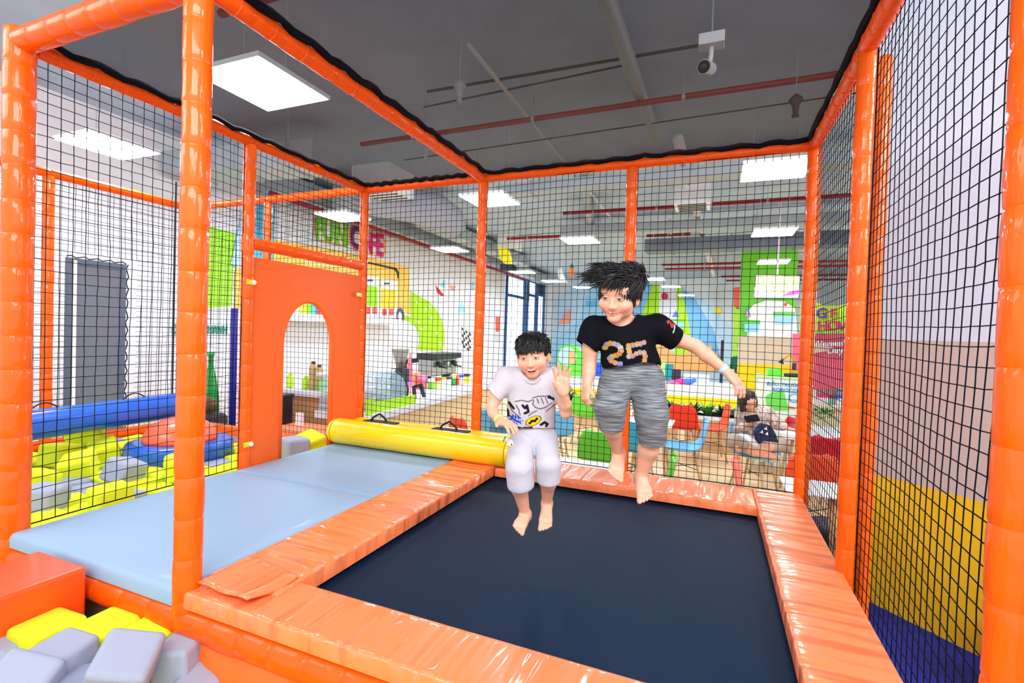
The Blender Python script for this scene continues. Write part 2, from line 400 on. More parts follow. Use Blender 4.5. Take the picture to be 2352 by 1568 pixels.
# arched padded panel ----------------------------------------------
def arch_panel():
    zt = at_x(592, 592, 0)[2]; y0, y1 = YH+.035, L-.035
    ya = at_x(641, 1000, 0)[1]; yb = at_x(757, 950, 0)[1]; ztop = at_x(707, 691, 0)[2]
    ra = (yb-ya)/2; yc = (ya+yb)/2; zs = ztop-ra*1.35; z0 = -.02
    arc = [(yc+ra*math.cos(math.pi*(1-i/24)), zs+ra*1.35*math.sin(math.pi*(i/24))) for i in range(25)]
    r = thing('arched_panel', 'orange padded panel with an arched doorway beside the grey mat', 'panel', (0, (y0+y1)/2, z0))
    out = []
    # panel in strips: left part, right part and top as quads matched to the arch
    th = .022; m = MB()
    inner = [(ya, z0)]+arc+[(yb, z0)]
    out_ = [(y0, z0)]
    for i in range(25):
        q = i/24
        out_.append((y0, zs+(zt-zs)*q*4) if q < .25 else ((y0+(y1-y0)*(q-.25)*2, zt) if q <= .75 else (y1, zs+(zt-zs)*(1-q)*4)))
    out_.append((y1, z0)); inn = inner
    n = len(inn); V = []
    for s in (-1, 1):
        for (y, z) in inn: V.append((s*th/2, y, z))
        for (y, z) in out_: V.append((s*th/2, y, z))
    F = []
    for i in range(n-1):
        F.append((i, i+1, n+i+1, n+i)); F.append((2*n+i, 3*n+i, 3*n+i+1, 2*n+i+1))
        F.append((i, 2*n+i, 2*n+i+1, i+1)); F.append((n+i, n+i+1, 3*n+i+1, 3*n+i))
    F.append((0, n, 3*n, 2*n)); F.append((n-1, 3*n-1, 4*n-1, 2*n-1))
    m.add(V, F); o = m.build('panel_sheet', ORANGE_FLAT); adopt(r, o)
    # padded rim round the arch
    t = MB(); t.tube([(0, y, z) for (y, z) in inner], .020, 12); o = t.build('arch_rim', ORANGE_FLAT, smooth=True); adopt(r, o)
    for (u, v) in ((578, 648), (571, 1021), (826, 677)):
        q = at_x(u, v, .05); b = MB()
        dy = .025 if u < 700 else -.025
        b.box((.040, q[1]-.035-max(0, -dy)*0, q[2]-.018), (.047, q[1]+.035, q[2]+.018)); s1 = b.build('yellow_tab', YELLOW, bevel=.006); adopt(r, s1)
        c = MB(); c.ell((.054, q[1]+dy*.7, q[2]), (.014, .016, .016), 12); s2 = c.build('bolt_cap', WHITE_GLOSS, smooth=True); adopt(r, s2)
arch_panel()

# mats and trampoline ------------------------------------------------
def cushion(name, x0, x1, y0, y1, z0, z1, M, label, cat, bev=.018, nx=12, ny=12, amp=.003, seed=0, cut=None):
    rs = random.Random(seed); V = []; F = []
    f = [rs.uniform(3, 9) for _ in range(4)]
    m = MB()
    # grid top with soft edges
    xs = [x0]+[x0+bev*.3, x0+bev]+[x0+bev+(x1-x0-2*bev)*i/nx for i in range(1, nx)]+[x1-bev, x1-bev*.3]+[x1]
    ys = [y0]+[y0+bev*.3, y0+bev]+[y0+bev+(y1-y0-2*bev)*i/ny for i in range(1, ny)]+[y1-bev, y1-bev*.3]+[y1]
    def h(x, y):
        d = min(x-x0, x1-x, y-y0, y1-y); e = 0
        if d < bev: e = bev*.8*(1-math.sqrt(max(0, 1-(1-d/bev)**2)))
        return z1-e+amp*math.sin(f[0]*x+f[1]*y)*math.sin(f[2]*y-f[3]*x)*min(1, d/.05)
    nX, nY = len(xs), len(ys)
    for x in xs:
        for y in ys: V.append((x, y, h(x, y)))
    for i in range(nX-1):
        for j in range(nY-1):
            k = i*nY+j; F.append((k, k+nY, k+nY+1, k+1))
    per = [i*nY for i in range(nX)]+[(nX-1)*nY+j for j in range(1, nY)]+[i*nY+nY-1 for i in range(nX-2, -1, -1)]+[j for j in range(nY-2, 0, -1)]
    b = len(V); 
    for k in per: V.append((V[k][0], V[k][1], z0))
    n = len(per)
    for i in range(n): F.append((per[i], b+i, b+(i+1) % n, per[(i+1) % n]))
    F.append(tuple(range(b, b+n))[::-1])
    m.add(V, F); o = m.build(name, M, smooth=True)
    es = o.modifiers.new('es', 'EDGE_SPLIT'); es.split_angle = math.radians(60)
    recenter(o); return tag(o, label, cat)
cushion('floor_mat', .03, XW-.01, -.035, 1.128, -.068, 0, GREYMAT, 'near grey vinyl mat with the large front post at its corner', 'mat', bev=.03)
cushion('floor_mat', .03, XW-.01, 1.132, L-.02, -.068, -.002, GREYMAT, 'far grey vinyl mat under the yellow rollers', 'mat', bev=.02)
HX0, HX1, HY0, HY1 = 1.555, 3.273, .207, 2.006
cushion('edge_pad', XW+.005, 3.7, -.035, HY0, -.062, -.002, PAD_X, 'long orange padded cushion across the front of the trampoline', 'pad', bev=.012, nx=60, amp=.002)
cushion('edge_pad', XW+.005, HX0, HY0-.12, L-.02, -.058, .012, PAD_Y, 'orange padded cushion between the grey mats and the trampoline', 'pad', bev=.012, ny=50, amp=.003)
cushion('edge_pad', HX0+.01, HX1+.0, HY1, L-.03, -.058, 0, PAD_X, 'orange padded cushion along the back of the trampoline below the nets', 'pad', bev=.012, nx=60, amp=.003)
cushion('edge_pad', HX1, XD-.01, HY0-.03, L-.03, -.058, .004, PAD_Y, 'orange padded cushion along the right side of the trampoline', 'pad', bev=.012, ny=60, amp=.003)
# the folded flap lying over the front left corner
m = MB(); V = []; F = []; nf = 12
A = [at_z(452, 1340, .014), at_z(590, 1283, .014), at_z(684, 1330, .014), at_z(566, 1386, .014)]
for i in range(nf+1):
    for j in range(nf+1):
        u = i/nf; v = j/nf; P = (A[0]*(1-u)+A[1]*u)*(1-v)+(A[3]*(1-u)+A[2]*u)*v
        V.append((P[0], P[1], .014+.006*math.sin(5*u+2)*v+.004*math.sin(9*v+3*u)+.004*v))
for i in range(nf):
    for j in range(nf):
        k = i*(nf+1)+j; F.append((k, k+nf+1, k+nf+2, k+1))
m.add(V, F); o = m.build('corner_flap', PAD_X, smooth=True); so = o.modifiers.new('s', 'SOLIDIFY'); so.thickness = .008
recenter(o); tag(o, 'loose orange vinyl corner flap next to the large front post', 'flap')

m = MB(); m.box((XW+.2, .1, -.085), (XD-.1, L-.2, -.075)); o = m.build('jumping_bed', BED)
tr = thing('trampoline', 'square black trampoline with the two boys jumping above it', 'trampoline', (2.4, 1.1, -.5))
adopt(tr, o)
m = MB()
for (a, b) in (((XW+.1, .05), (XD-.05, .05)), ((XW+.1, L-.1), (XD-.05, L-.1)), ((XW+.1, .05), (XW+.1, L-.1)), ((XD-.05, .05), (XD-.05, L-.1))):
    m.tube([(a[0], a[1], -.11), (b[0], b[1], -.11)], .022, 10)
o = m.build('frame', GREY_METAL, smooth=True); adopt(tr, o)
m = MB()
for i in range(5):
    y = .25+i*.42; 
    m.tube([(XW+.22, y, -.08), (XW+.1, y, -.105)], .008, 6)
o = m.build('springs', GREY_METAL); adopt(tr, o)
# vinyl skirt under the front beam, hanging with folds
m = MB(); V = []; F = []; n = 80
for i in range(n+1):
    x = XW+.02+(3.7-XW)*i/n; w = .02*math.sin(i*.9)+.012*math.sin(i*2.3+1)
    V += [(x, -.03, ZB-.03), (x, -.045+w*.4, -.32), (x, -.05+w, -.5)]
for i in range(n):
    for j in range(2): k = i*3+j; F.append((k, k+3, k+4, k+1))
m.add(V, F); o = m.build('vinyl_skirt', ORANGE_FLAT, smooth=True); so = o.modifiers.new('s', 'SOLIDIFY'); so.thickness = .003
recenter(o); tag(o, 'orange vinyl skirt hanging below the front padded beam', 'skirt')

# twin yellow rollers -------------------------------------------------
def rollers():
    R = .105
    a = at_z(742, 1015, .1); b = at_z(1150, 1035, .1)
    p0 = Vector((-.04, 2.07, .0)); p1 = Vector((1.66, 2.07, 0))
    r = thing('twin_roller', 'pair of joined yellow vinyl rollers lying across the grey mat', 'roller', (.8, 2.12, 0))
    def log(y, x0, x1, rad):
        prof = [(.0, 0), (rad*.72, .0), (rad*.9, .012), (rad*.985, .035), (rad, .07)]
        n = 24; Ln = x1-x0
        P = prof+[(rad*(1+.008*math.sin(i*1.3)), .07+(Ln-.14)*i/n) for i in range(1, n)]+[(q, Ln-z) for q, z in prof[::-1]]
        m = MB(); m.lathe(P, 32, T=Matrix.Translation((x0, y, rad+.004)) @ Matrix.Rotation(math.pi/2, 4, 'Y'))
        # seam ring at the ends
        return m
    o = log(2.065, .02, 1.69, R).build('roller_tube', YELLOW, smooth=True); adopt(r, o)
    o = log(2.262, .1, 1.62, .098).build('roller_tube', YELLOW, smooth=True); adopt(r, o)
    for xs in (.02+.05, 1.69-.045):
        s = MB(); s.tube([(xs, 2.065+R*1.003*math.cos(q), R+.004+R*1.003*math.sin(q)) for q in [2*math.pi*k/32 for k in range(33)]], .0022, 5)
        o = s.build('seam', mat('dark_seam', (150, 110, 0), .6)); adopt(r, o)
    for xc in (.47, 1.13):
        h = MB(); yc = 2.065+.055; zt = R*2+.006
        h.box((xc-.155, yc-.045, zt-.012), (xc+.155, yc+.045, zt+.002))
        o = h.build('handle_patch', BLACKWEB, bevel=.008); adopt(r, o)
        g = MB(); P = []
        for i in range(15):
            t = i/14; P.append((xc-.09+.15*t+.02*math.sin(t*6), yc-.01+.01*t, zt+.004+.058*math.sin(math.pi*t)**.55))
        pt = o; g.tube(P, .013, 8, flat=.6); o = g.build('strap_handle', BLACKWEB, smooth=True); o.parent = pt
rollers()

# platform below, hidden structure that everything rests on
m = MB(); m.box((XW+.05, .0, -.8), (XD+.05, L, -.5)); solo(m, 'platform', mat('platform_wood', (120, 90, 60), .8), 'low dark plinth under the trampoline', 'platform')
m = MB(); m.box((.0, .0, -.8), (XW, L, -.19)); solo(m, 'platform', MATS['platform_wood'], 'low plinth under the grey mats', 'platform')
# ---------------------------------------------------------------- the room
ZC = 3.55; XWL = -4.0; YB = 21.0
def floor_mat():
    M = bpy.data.materials.new('plank_floor'); M.use_nodes = True; nt = M.node_tree; b = nt.nodes['Principled BSDF']
    tc = nt.nodes.new('ShaderNodeTexCoord'); br = nt.nodes.new('ShaderNodeTexBrick')
    br.inputs['Scale'].default_value = 1.0; br.inputs['Brick Width'].default_value = 1.2; br.inputs['Row Height'].default_value = .15
    br.inputs['Mortar Size'].default_value = .003
    br.inputs['Color1'].default_value = lin((236, 204, 156))+(1,); br.inputs['Color2'].default_value = lin((222, 190, 142))+(1,); br.inputs['Mortar'].default_value = lin((150, 115, 75))+(1,)
    nt.links.new(tc.outputs['Object'], br.inputs['Vector']); nt.links.new(br.outputs['Color'], b.inputs['Base Color']); b.inputs['Roughness'].default_value = .4
    return M
m = MB(); m.box((-5, -4, FL-.1), (12, YB+1, FL)); struct(m, 'floor', floor_mat())
m = MB(); m.box((-6, -4, ZC), (13, YB+1, ZC+.2)); struct(m, 'ceiling', mat('ceiling_paint', (184, 202, 226), .85, bump=.3, bscale=3, var=.25))
m = MB(); m.box((XWL-.2, -4, FL), (XWL, YB, ZC)); struct(m, 'wall_left', mat('wall_white', (236, 236, 242), .8))
m = MB(); m.box((-5, YB, FL), (13, YB+.2, ZC)); struct(m, 'wall_back', mat('wall_pale_blue', (218, 230, 240), .8))
m = MB(); m.box((12, 5, FL), (12.2, YB, ZC)); struct(m, 'wall_right', MATS['wall_white'])
# striped wall on the right
WA = np.array([4.026, 2.831]); WD = np.array([.516, -.534]); WD /= np.linalg.norm(WD)
def stripe_mat():
    M = bpy.data.materials.new('striped_wall_paint'); M.use_nodes = True; nt = M.node_tree; b = nt.nodes['Principled BSDF']
    g = nt.nodes.new('ShaderNodeNewGeometry'); sp = nt.nodes.new('ShaderNodeSeparateXYZ'); mr = nt.nodes.new('ShaderNodeMapRange')
    cr = nt.nodes.new('ShaderNodeValToRGB'); cr.color_ramp.interpolation = 'CONSTANT'
    mr.inputs['From Min'].default_value = FL; mr.inputs['From Max'].default_value = ZC
    e = cr.color_ramp.elements; e[0].position = 0; e[0].color = lin((250, 196, 10))+(1,)
    e[1].position = (.10-FL)/(ZC-FL); e[1].color = lin((206, 184, 172))+(1,)
    x = e.new((1.01-FL)/(ZC-FL)); x.color = lin((222, 224, 238))+(1,)
    nt.links.new(g.outputs['Position'], sp.inputs[0]); nt.links.new(sp.outputs['Z'], mr.inputs['Value']); nt.links.new(mr.outputs[0], cr.inputs[0]); nt.links.new(cr.outputs[0], b.inputs['Base Color'])
    b.inputs['Roughness'].default_value = .7
    return M
nrm_ = np.array([-WD[1], WD[0]])
a_ = WA-WD*.06; b_ = WA+WD*4.5
m = MB(); m.prism([(a_[0], a_[1], FL), (b_[0], b_[1], FL), (b_[0], b_[1], ZC), (a_[0], a_[1], ZC)], (nrm_[0]*.2, nrm_[1]*.2, 0)); struct(m, 'wall_striped', stripe_mat())
m = MB(); m.prism([(3.55, 3.2, FL+.004), (3.55, -2.5, FL+.004), (9, -2.5, FL+.004), (9, 3.2, FL+.004)], (0, 0, .012)); struct(m, 'floor_blue', mat('blue_carpet', (6, 22, 120), .9, bump=.2, bscale=80))
q = at_z(2290, 1530, -.55)
m = MB(); A = [(0, 0, -.12), (.25, -.05, -.12), (.28, .2, -.12), (.05, .22, -.12)]
V = [Vector(p)+Vector(q) for p in A]; m.add(V+[Vector(q)+Vector((.02, .02, .2)), Vector(q)+Vector((.26, .0, .22)), Vector(q)+Vector((.22, .18, .2)), Vector(q)+Vector((.05, .2, .2))], [(3, 2, 1, 0), (4, 5, 6, 7), (0, 1, 5, 4), (1, 2, 6, 5), (2, 3, 7, 6), (3, 0, 4, 7)])
for i in range(4): m.v[i] = (m.v[i][0], m.v[i][1], FL+.016)
solo(m, 'play_block', mat('red_vinyl', (230, 24, 60), .4), 'red padded play block on the blue floor at the right edge', 'play block', bevel=.02)

# ceiling lamps (square led panels hung level)
ZL = 2.66
def lamp(u, v, label, s=.6):
    c = at_z(u, v, ZL)
    r = thing('ceiling_lamp', label, 'lamp', c, group='square hanging lamp panels')
    m = MB(); h = s/2
    m.box((-h, -h, .0), (h, h, .03)); f = m.build('lamp_frame', WHITE_GLOSS, r)
    m = MB(); m.box((-h+.012, -h+.012, -.004), (h-.012, h-.012, .0)); d = m.build('diffuser', LAMP, r)
    for sx in (-.2, .2):
        w = MB(); w.tube([(sx, 0, .03), (sx, 0, ZC-ZL)], .003, 5); w.build('suspension_wire', GREY_METAL, r)
    return r
lamp(606, 199, 'square lamp panel right of the large front post, seen through the roof net', .62)
lamp(249, 337, 'square lamp panel seen through the left side net')
lamp(1126, 460, 'square lamp panel crossed by the post behind the yellow rollers')
lamp(788, 498, 'square lamp panel above the green FUN lettering')
lamp(1033, 574, 'square lamp panel left of the hanging yellow lemon')
lamp(1333, 553, 'square lamp panel just left of and above the hair of the boy in black')
lamp(1780, 392, 'square lamp panel at the top of the net beside the far right corner post')
lamp(1777, 534, 'square lamp panel above the green column, nearer of two in line')
lamp(1776, 602, 'square lamp panel in front of the green column top')
lamp(1200, 625, 'square lamp panel in front of the blue window frames')
lamp(1502, 641, 'square lamp panel right of the hair of the boy in black, nearest of three')
lamp(1268, 646, 'small far lamp panel right of the blue louvre')
lamp(1541, 658, 'far lamp panel above the red dot on the back wall')
lamp(1576, 678, 'farthest lamp panel over the blue mural')
lamp(1338, 660, 'small far lamp panel behind the hair of the boy in black')

# services under the ceiling
def pipe(a, b, r, M, label, cat, name='pipe', n=8, drops=0):
    c = (Vector(a)+Vector(b))/2; m = MB(); A = Vector(a)-c; B = Vector(b)-c
    k = 12; m.tube([A.lerp(B, i/k) for i in range(k+1)], r, n)
    t = thing(name, label, cat, c); m.build('pipe_run' if name == 'sprinkler_pipe' else 'run', M, t, smooth=True)
    for i in range(drops):
        p = A.lerp(B, (i+.5)/drops); h = MB(); h.tube([p+Vector((0, 0, 0)), p+Vector((0, 0, ZC-c.z))], .006, 5); h.tube([p+Vector((-.015, 0, 0)), p+Vector((.015, 0, 0))], r*1.35, 8)
        h.build('hanger', GREY_METAL, t)
    return t
pipe((-1.2, 3.80, 3.3), (6.5, 3.73, 3.3), .03, RED, 'red sprinkler pipe seen through the dark roof net', 'pipe', 'sprinkler_pipe', drops=5)
pipe((-.5, 1.35, 3.3), (2.0, 1.3, 3.3), .032, RED, 'short red sprinkler pipe at the top of the picture above the left net roof', 'pipe', 'sprinkler_pipe', drops=2)
pipe((.25, 7.88, 3.3), (2.55, 7.93, 3.3), .035, RED, 'red sprinkler pipe just left of the post behind the boy in black', 'pipe', 'sprinkler_pipe', drops=2)
pipe((2.9, 7.9, 3.3), (8, 7.9, 3.3), .035, RED, 'red sprinkler pipe just right of the square air vent', 'pipe', 'sprinkler_pipe', drops=3)
for i, (y, x0, x1) in enumerate(((9.99, -1.8, 1.45), (10.4, 1.5, 2.45), (12.0, 1.3, 2.5), (12.1, 3.0, 9), (15.2, 1.4, 9), (16.2, 1.4, 9), (18.6, 3.2, 10), (20.0, 3.4, 10))):
    lab = ['red sprinkler pipe behind the lamp panel above the boy in black', 'short red sprinkler pipe right of the post behind the boy in black', 'red sprinkler pipe left of the white ceiling truss', 'red sprinkler pipe level with the second lamp above the green column', 'red sprinkler pipe beside the green column top, upper of a close pair', 'red sprinkler pipe passing behind the green column, lower of a close pair', 'far red sprinkler pipe beside the hanging screen', 'farthest red sprinkler pipe above the back wall mural'][i]
    pipe((x0, y, 3.3), (x1, y, 3.3), .035, RED, lab, 'pipe', 'sprinkler_pipe', drops=3)
m_red2 = pipe((-3.2, 4.2, 2.95), (-3.5, 16, 2.95), .045, RED, 'long red sprinkler pipe running back along the left wall', 'pipe', 'sprinkler_pipe', drops=6)
WHT = mat('conduit_white', (205, 205, 200), .5)
pipe((.98, 2.5, 3.42), (.95, 9, 3.42), .022, WHT, 'white conduit seen through the roof net left of the middle', 'conduit', 'conduit', drops=2)
pipe((2.17, .9, 3.40), (2.26, 4.9, 3.40), .07, GREY_METAL, 'grey cable tray seen through the roof net above the boy in black', 'cable tray', 'cable_tray')
pipe((2.5, 5.2, 3.46), (2.95, 20, 3.46), .07, WHITE, 'white ceiling truss running back toward the far wall', 'truss', 'ceiling_truss', drops=6)
pipe((1.0, 6.5, 3.44), (-.2, 12.5, 3.44), .09, GREY_METAL, 'grey duct crossing behind the net above the boy in white', 'duct', 'air_duct')
pipe((-1.0, 4.45, 3.3), (4.6, 4.35, 3.38), .008, DARK, 'thin black cable sagging across under the ceiling', 'cable', 'cable')
pipe((.2, 3.1, 3.42), (3.0, 3.2, 3.45), .014, DARK, 'thin dark cable pair crossing above the roof net', 'cable', 'cable')
pipe((.0, 3.35, 3.40), (2.2, 3.30, 3.45), .010, DARK, 'thinner dark cable just behind the cable pair above the roof net', 'cable', 'cable')
# big ducts
def duct(a, b, w, h, label, M=None, rings=0):
    c = (Vector(a)+Vector(b))/2; d = (Vector(b)-Vector(a)); Ln = d.length; x = d.normalized(); y = Vector((0, 0, 1)).cross(x)
    T_ = frame_matrix(c, x, y); t = thing('air_duct', label, 'duct', c)
    m = MB(); m.box((-Ln/2, -w/2, -h/2), (Ln/2, w/2, h/2), T=T_); o = m.build('duct_body', M or GREY_METAL); adopt(t, o)
    for i in range(rings):
        xx = -Ln/2+Ln*(i+.5)/rings
        if i % 2 == 0:
            m = MB(); pz_ = T_ @ Vector((xx+.05, w/2+.01, 0)); pw_ = T_ @ Vector((xx+.05, -w/2-.01, 0))
            m.tube([pz_, (pz_[0], pz_[1], ZC)], .006, 5); m.tube([pw_, (pw_[0], pw_[1], ZC)], .006, 5); o = m.build('hanger', GREY_METAL); adopt(t, o)
        m = MB(); m.box((xx-.02, -w/2-.02, -h/2-.02), (xx+.02, w/2+.02, h/2+.02), T=T_); o = m.build('flange', M or GREY_METAL); adopt(t, o)
duct((-3.66, 4.5, 3.25), (-3.70, 19, 3.25), .5, .32, 'long grey rectangular duct along the top of the left wall', rings=10)
duct((-2.75, 7.6, 3.3), (-2.85, 14, 3.3), .4, .26, 'wide grey duct beside the left wall duct', rings=7)
duct((-.3, 6.1, 3.25), (5.5, 5.95, 3.25), .28, .16, 'pale duct running across above the lamp panels', rings=5)
duct((-.2, 9.35, 3.25), (7.5, 9.3, 3.25), .3, .2, 'second pale duct running across farther back', rings=5)
dw = thing('air_duct', 'bulky wrapped round duct behind the first lamp of the cafe', 'duct', (-2.1, 6.2, 3.15)); m = MB()
P_ = [(-.9, -.9, .07), (-.5, -.5, .06), (0, 0, .05), (.35, .35, .0), (.5, .6, -.12), (.55, .75, -.3)]; m.tube(P_, [.24, .27, .3, .32, .28, .2], 20); m.build('duct_body', mat('duct_wrap', (170, 172, 184), .8, bump=.8, bscale=7, bdist=.04), dw, smooth=True)
m = MB(); m.tube([(-.5, -.5, .35), (-.5, -.5, .40)], .01, 6); m.tube([(.3, .3, .25), (.3, .3, .40)], .01, 6); m.build('duct_strap', GREY_METAL, dw)
duct((1.4, 11.2, 3.18), (6.5, 11.0, 3.18), .5, .3, 'dark grey duct above the green column', mat('duct_dark', (120, 128, 140), .6), rings=4)
duct((-3.9, 3.3, 3.1), (-1.6, 3.6, 3.1), .5, .3, 'grey duct seen through the left side net near the top', rings=3)
def vent(u, v, s, label):
    c = at_z(u, v, 3.16); t = thing('air_vent', label, 'vent', c); m = MB(); m.box((-s/2, -s/2, 0), (s/2, s/2, ZC-3.16)); m.build('vent_box', WHITE, t)
    for i in range(5):
        k = MB(); y = -s*.38+s*.76*i/4; k.box((-s*.4, y-.012, -.012), (s*.4, y+.012, 0)); k.build('louvre_slat', DARK, t)
vent(1590, 476, .55, 'white air vent box with a dark grille right of the white ceiling truss')
vent(880, 447, .7, 'square louvred air vent just right of the back left cage corner')
vent(1170, 575, .5, 'small louvred air vent above the hanging yellow lemon')
# security camera hanging above the net
def seccam():
    c = Vector(at_z(1634, 108, 2.78)); t = thing('security_camera', 'white bullet security camera hanging under a white box above the roof net', 'security camera', c)
    m = MB(); m.box((-.075, -.05, 0), (.075, .05, .07)); m.build('mount_box', WHITE_GLOSS, t, bevel=.006)
    m = MB(); m.tube([(0, 0, 0), (0, .0, -.05), (-.005, -.01, -.1)], .014, 10); m.build('stalk', WHITE_GLOSS, t, smooth=True)
    d = Vector((-.25, -1, -.35)).normalized(); p = Vector((-.0, .02, -.125)); m = MB(); m.tube([p, p+d*.01, p+d*.15], [.03, .038, .04], 20); m.build('camera_body', WHITE_GLOSS, t, smooth=False)
    m = MB(); m.tube([p+d*.145, p+d*.156], [.036, .036], 20); m.build('lens_ring', mat('black_gloss', (12, 12, 14), .2), t)
    m = MB(); m.ell(p+d*.156, (.018, .018, .018), 12); m.build('lens', mat('lens_brown', (70, 50, 30), .1), t, smooth=True)
    m = MB(); m.tube([(0, 0, .07), (0, 0, ZC-c.z)], .006, 6); m.build('drop_cable', GREY_METAL, t)
seccam()
for i, (u, v, z, lab) in enumerate(((1056, 200, 2.95, 'clear hanging bulb fitting above the middle of the roof net'), (978, 345, 3.0, 'small clear bulb fitting above the left end of the red pipe'), (1828, 232, 3.0, 'dark cylindrical fitting hanging near the right end of the red pipe'))):
    c = Vector(at_z(u, v, z)); t = thing('hanging_fitting', lab, 'light fitting', c)
    m = MB(); m.tube([(0, 0, .05), (0, 0, ZC-z)], .004, 6); m.build('rod', GREY_METAL, t)
    m = MB(); m.lathe([(.008, .06), (.02, .05), (.05, .02), (.055, 0), (.03, -.03), (.02, -.1), (.03, -.13)][::-1], 14); m.build('glass_body', mat('clear_plastic', (190, 195, 200), .15, alpha=.45) if i < 2 else DARK, t, smooth=True)

# ---------------------------------------------------------------- foam pit
m = MB(); m.box((-2.5, .06, FL), (-.06, L-.06, -.36)); solo(m, 'plinth', mat('pit_base', (190, 186, 60), .8), 'raised base under the foam cubes left of the mats', 'platform')
m = MB(); m.box((-2.5, -1.8, FL), (1.9, -.07, -.50)); solo(m, 'plinth', MATS['pit_base'], 'raised base under the foam cubes in front of the mats', 'platform')
def cube_mesh(s, seed, M):
    rs = random.Random(seed); m = MB(); sx, sy, sz = s, s*rs.uniform(.95, 1.15), s*rs.uniform(.8, .95)
    m.box((-sx/2, -sy/2, -sz/2), (sx/2, sy/2, sz/2)); return m, sz
def vis(p):
    d = np.array(p)-CAM; z = d@FWD
    if z < .2: return False
    u = 1176+FPX*(d@RGT)/z; v = 784-FPX*(d@UPV)/z
    return -60 < u < 2400 and -60 < v < 1640
protoY = []; protoG = []
rs = random.Random(4)
CUBES = 0
def foam_cube(x, y, zc, col, s=.19, rot=(0, 0, 0), label=None, group=None, asp=(1, 1.08, .88), bev=.028):
    global CUBES
    if not vis((x, y, zc)): return
    key = (col, s, asp, bev)
    if key not in FOAMP:
        m = MB(); m.box((-s/2*asp[0], -s/2*asp[1], -s/2*asp[2]), (s/2*asp[0], s/2*asp[1], s/2*asp[2]))
        o = m.build('foam_cube', FOAM_Y if col == 'y' else FOAM_G, bevel=bev, seg=4); FOAMP[key] = o
    else:
        o = FOAMP[key].copy(); COL.objects.link(o)
    o.location = (x, y, zc); o.rotation_euler = rot
    tag(o, label, 'foam cube', group); CUBES += 1
    return o
FOAMP = {}
GY = 'yellow foam cubes in the pit left of the net'; GG = 'grey foam cubes in the pit left of the net'
drumc = (-1.25, 1.62)
for i in range(11):
    for j in range(11):
        x = -2.25+i*.208; y = .17+j*.208
        if (x-drumc[0])**2+(y-drumc[1])**2 < .40**2: continue
        g = (x < -.9 and y < .9) or rs.random() < .22
        if x > -.75 and y > 1.1: g = rs.random() < .15
        col = 'g' if g else 'y'
        z = -.36+.10+rs.uniform(0, .03)
        foam_cube(x, y, z, col, .19, (rs.uniform(-.08, .08), rs.uniform(-.08, .08), rs.uniform(-.12, .12)), ('grey' if g else 'yellow')+' foam cube lying in the pit left of the side net', GG if g else GY)
# cubes heaped on top
heap = [(-1.83, 1.22, 'y', 'yellow foam cube on top of the heap below the blue log', .01, .24), (-1.74, 1.0, 'y', 'yellow foam cube in the middle of the heap below the blue log', -.07, .2), (-1.55, 1.2, 'y', 'yellow foam cube leaning right of the heap top', -.06, .19),
        (-2.0, .78, 'g', 'grey foam cube stacked beside the far left post, left of the yellow heap', -.04, .2), (-1.3, .9, 'y', 'yellow foam cube in front of the blue drum', -.08, .2), (-.9, .98, 'g', 'grey foam cube in front of the blue drum', -.08, .19),
        (-1.5, .42, 'g', 'grey foam cube nearest the left end of the side net', -.07, .2), (-1.1, .55, 'y', 'yellow foam cube nearest the middle of the side net', -.08, .2), (-.62, 1.2, 'y', 'yellow foam cube tipped up right of the drum', -.06, .2),
        (-.55, 1.75, 'y', 'yellow foam cube left of the arched panel', -.07, .19), (-.9, 2.15, 'g', 'pale grey foam cube behind the drum', -.07, .19), (-.3, 1.95, 'g', 'grey foam cube seen through the bottom of the arch', -.04, .2), (-.36, 2.2, 'y', 'yellow foam cube behind the grey one in the arch', -.06, .2),
        (-.4, .62, 'y', 'yellow foam cube against the side net beside the large front post', -.09, .19), (-.75, .45, 'g', 'grey foam cube low behind the side net', -.1, .19)]
for k, (x, y, c, lab, z, s) in enumerate(heap):
    rr = random.Random(k+50); foam_cube(x, y, z-.02, c, s, (rr.uniform(-.3, .3), rr.uniform(-.3, .3), rr.uniform(0, 1.5)), lab)
# front cubes, nearest the camera
def foam_px(u, v, z, col, s, rot, lab, asp=(1, 1.08, .88)):
    p = at_z(u, v, z); foam_cube(p[0], p[1], p[2], col, s, rot, lab, asp=asp, bev=s*.13)
def foam_top(u, v, ztop, col, s, rot, lab, asp=(1, 1.08, .88)):
    p = at_z(u, v, ztop); foam_cube(p[0], p[1], ztop-s*asp[2]/2, col, s, rot, lab, asp=asp, bev=s*.13)
foam_top(110, 1425, -.11, 'y', .17, (0, 0, .05), 'yellow foam block beside the orange box, leftmost of the three in front', (1.0, 1.0, .62))
foam_top(238, 1425, -.13, 'y', .17, (0, .03, .06), 'yellow foam block in the middle of the three in front', (1.0, 1.05, .62))
foam_top(318, 1452, -.14, 'y', .16, (.03, .1, .1), 'yellow foam block right of the three in front, partly under the big grey one', (1.0, 1.1, .62))
foam_top(118, 1488, -.10, 'g', .17, (.1, 0, .08), 'long grey foam block in front of the yellow ones', (.95, 1.25, .7))
foam_top(285, 1476, -.07, 'g', .17, (.42, .30, .75), 'large grey foam cube with an upright edge, nearest the camera', (1, 1, 1))
foam_top(418, 1468, -.15, 'g', .15, (.0, -.05, .35), 'grey foam cube just right of the large grey one', (.9, 1, 1.3))
foam_top(45, 1530, -.09, 'g', .17, (.55, .3, .5), 'grey foam cube tilted in the bottom left corner', (1, 1, .9))
foam_top(15, 1462, -.14, 'g', .15, (0, .1, .3), 'grey foam cube at the left edge under the orange box', (1, 1, .7))
foam_top(455, 1548, -.24, 'g', .13, (.1, .3, .3), 'small grey foam cube low beside the orange skirt')
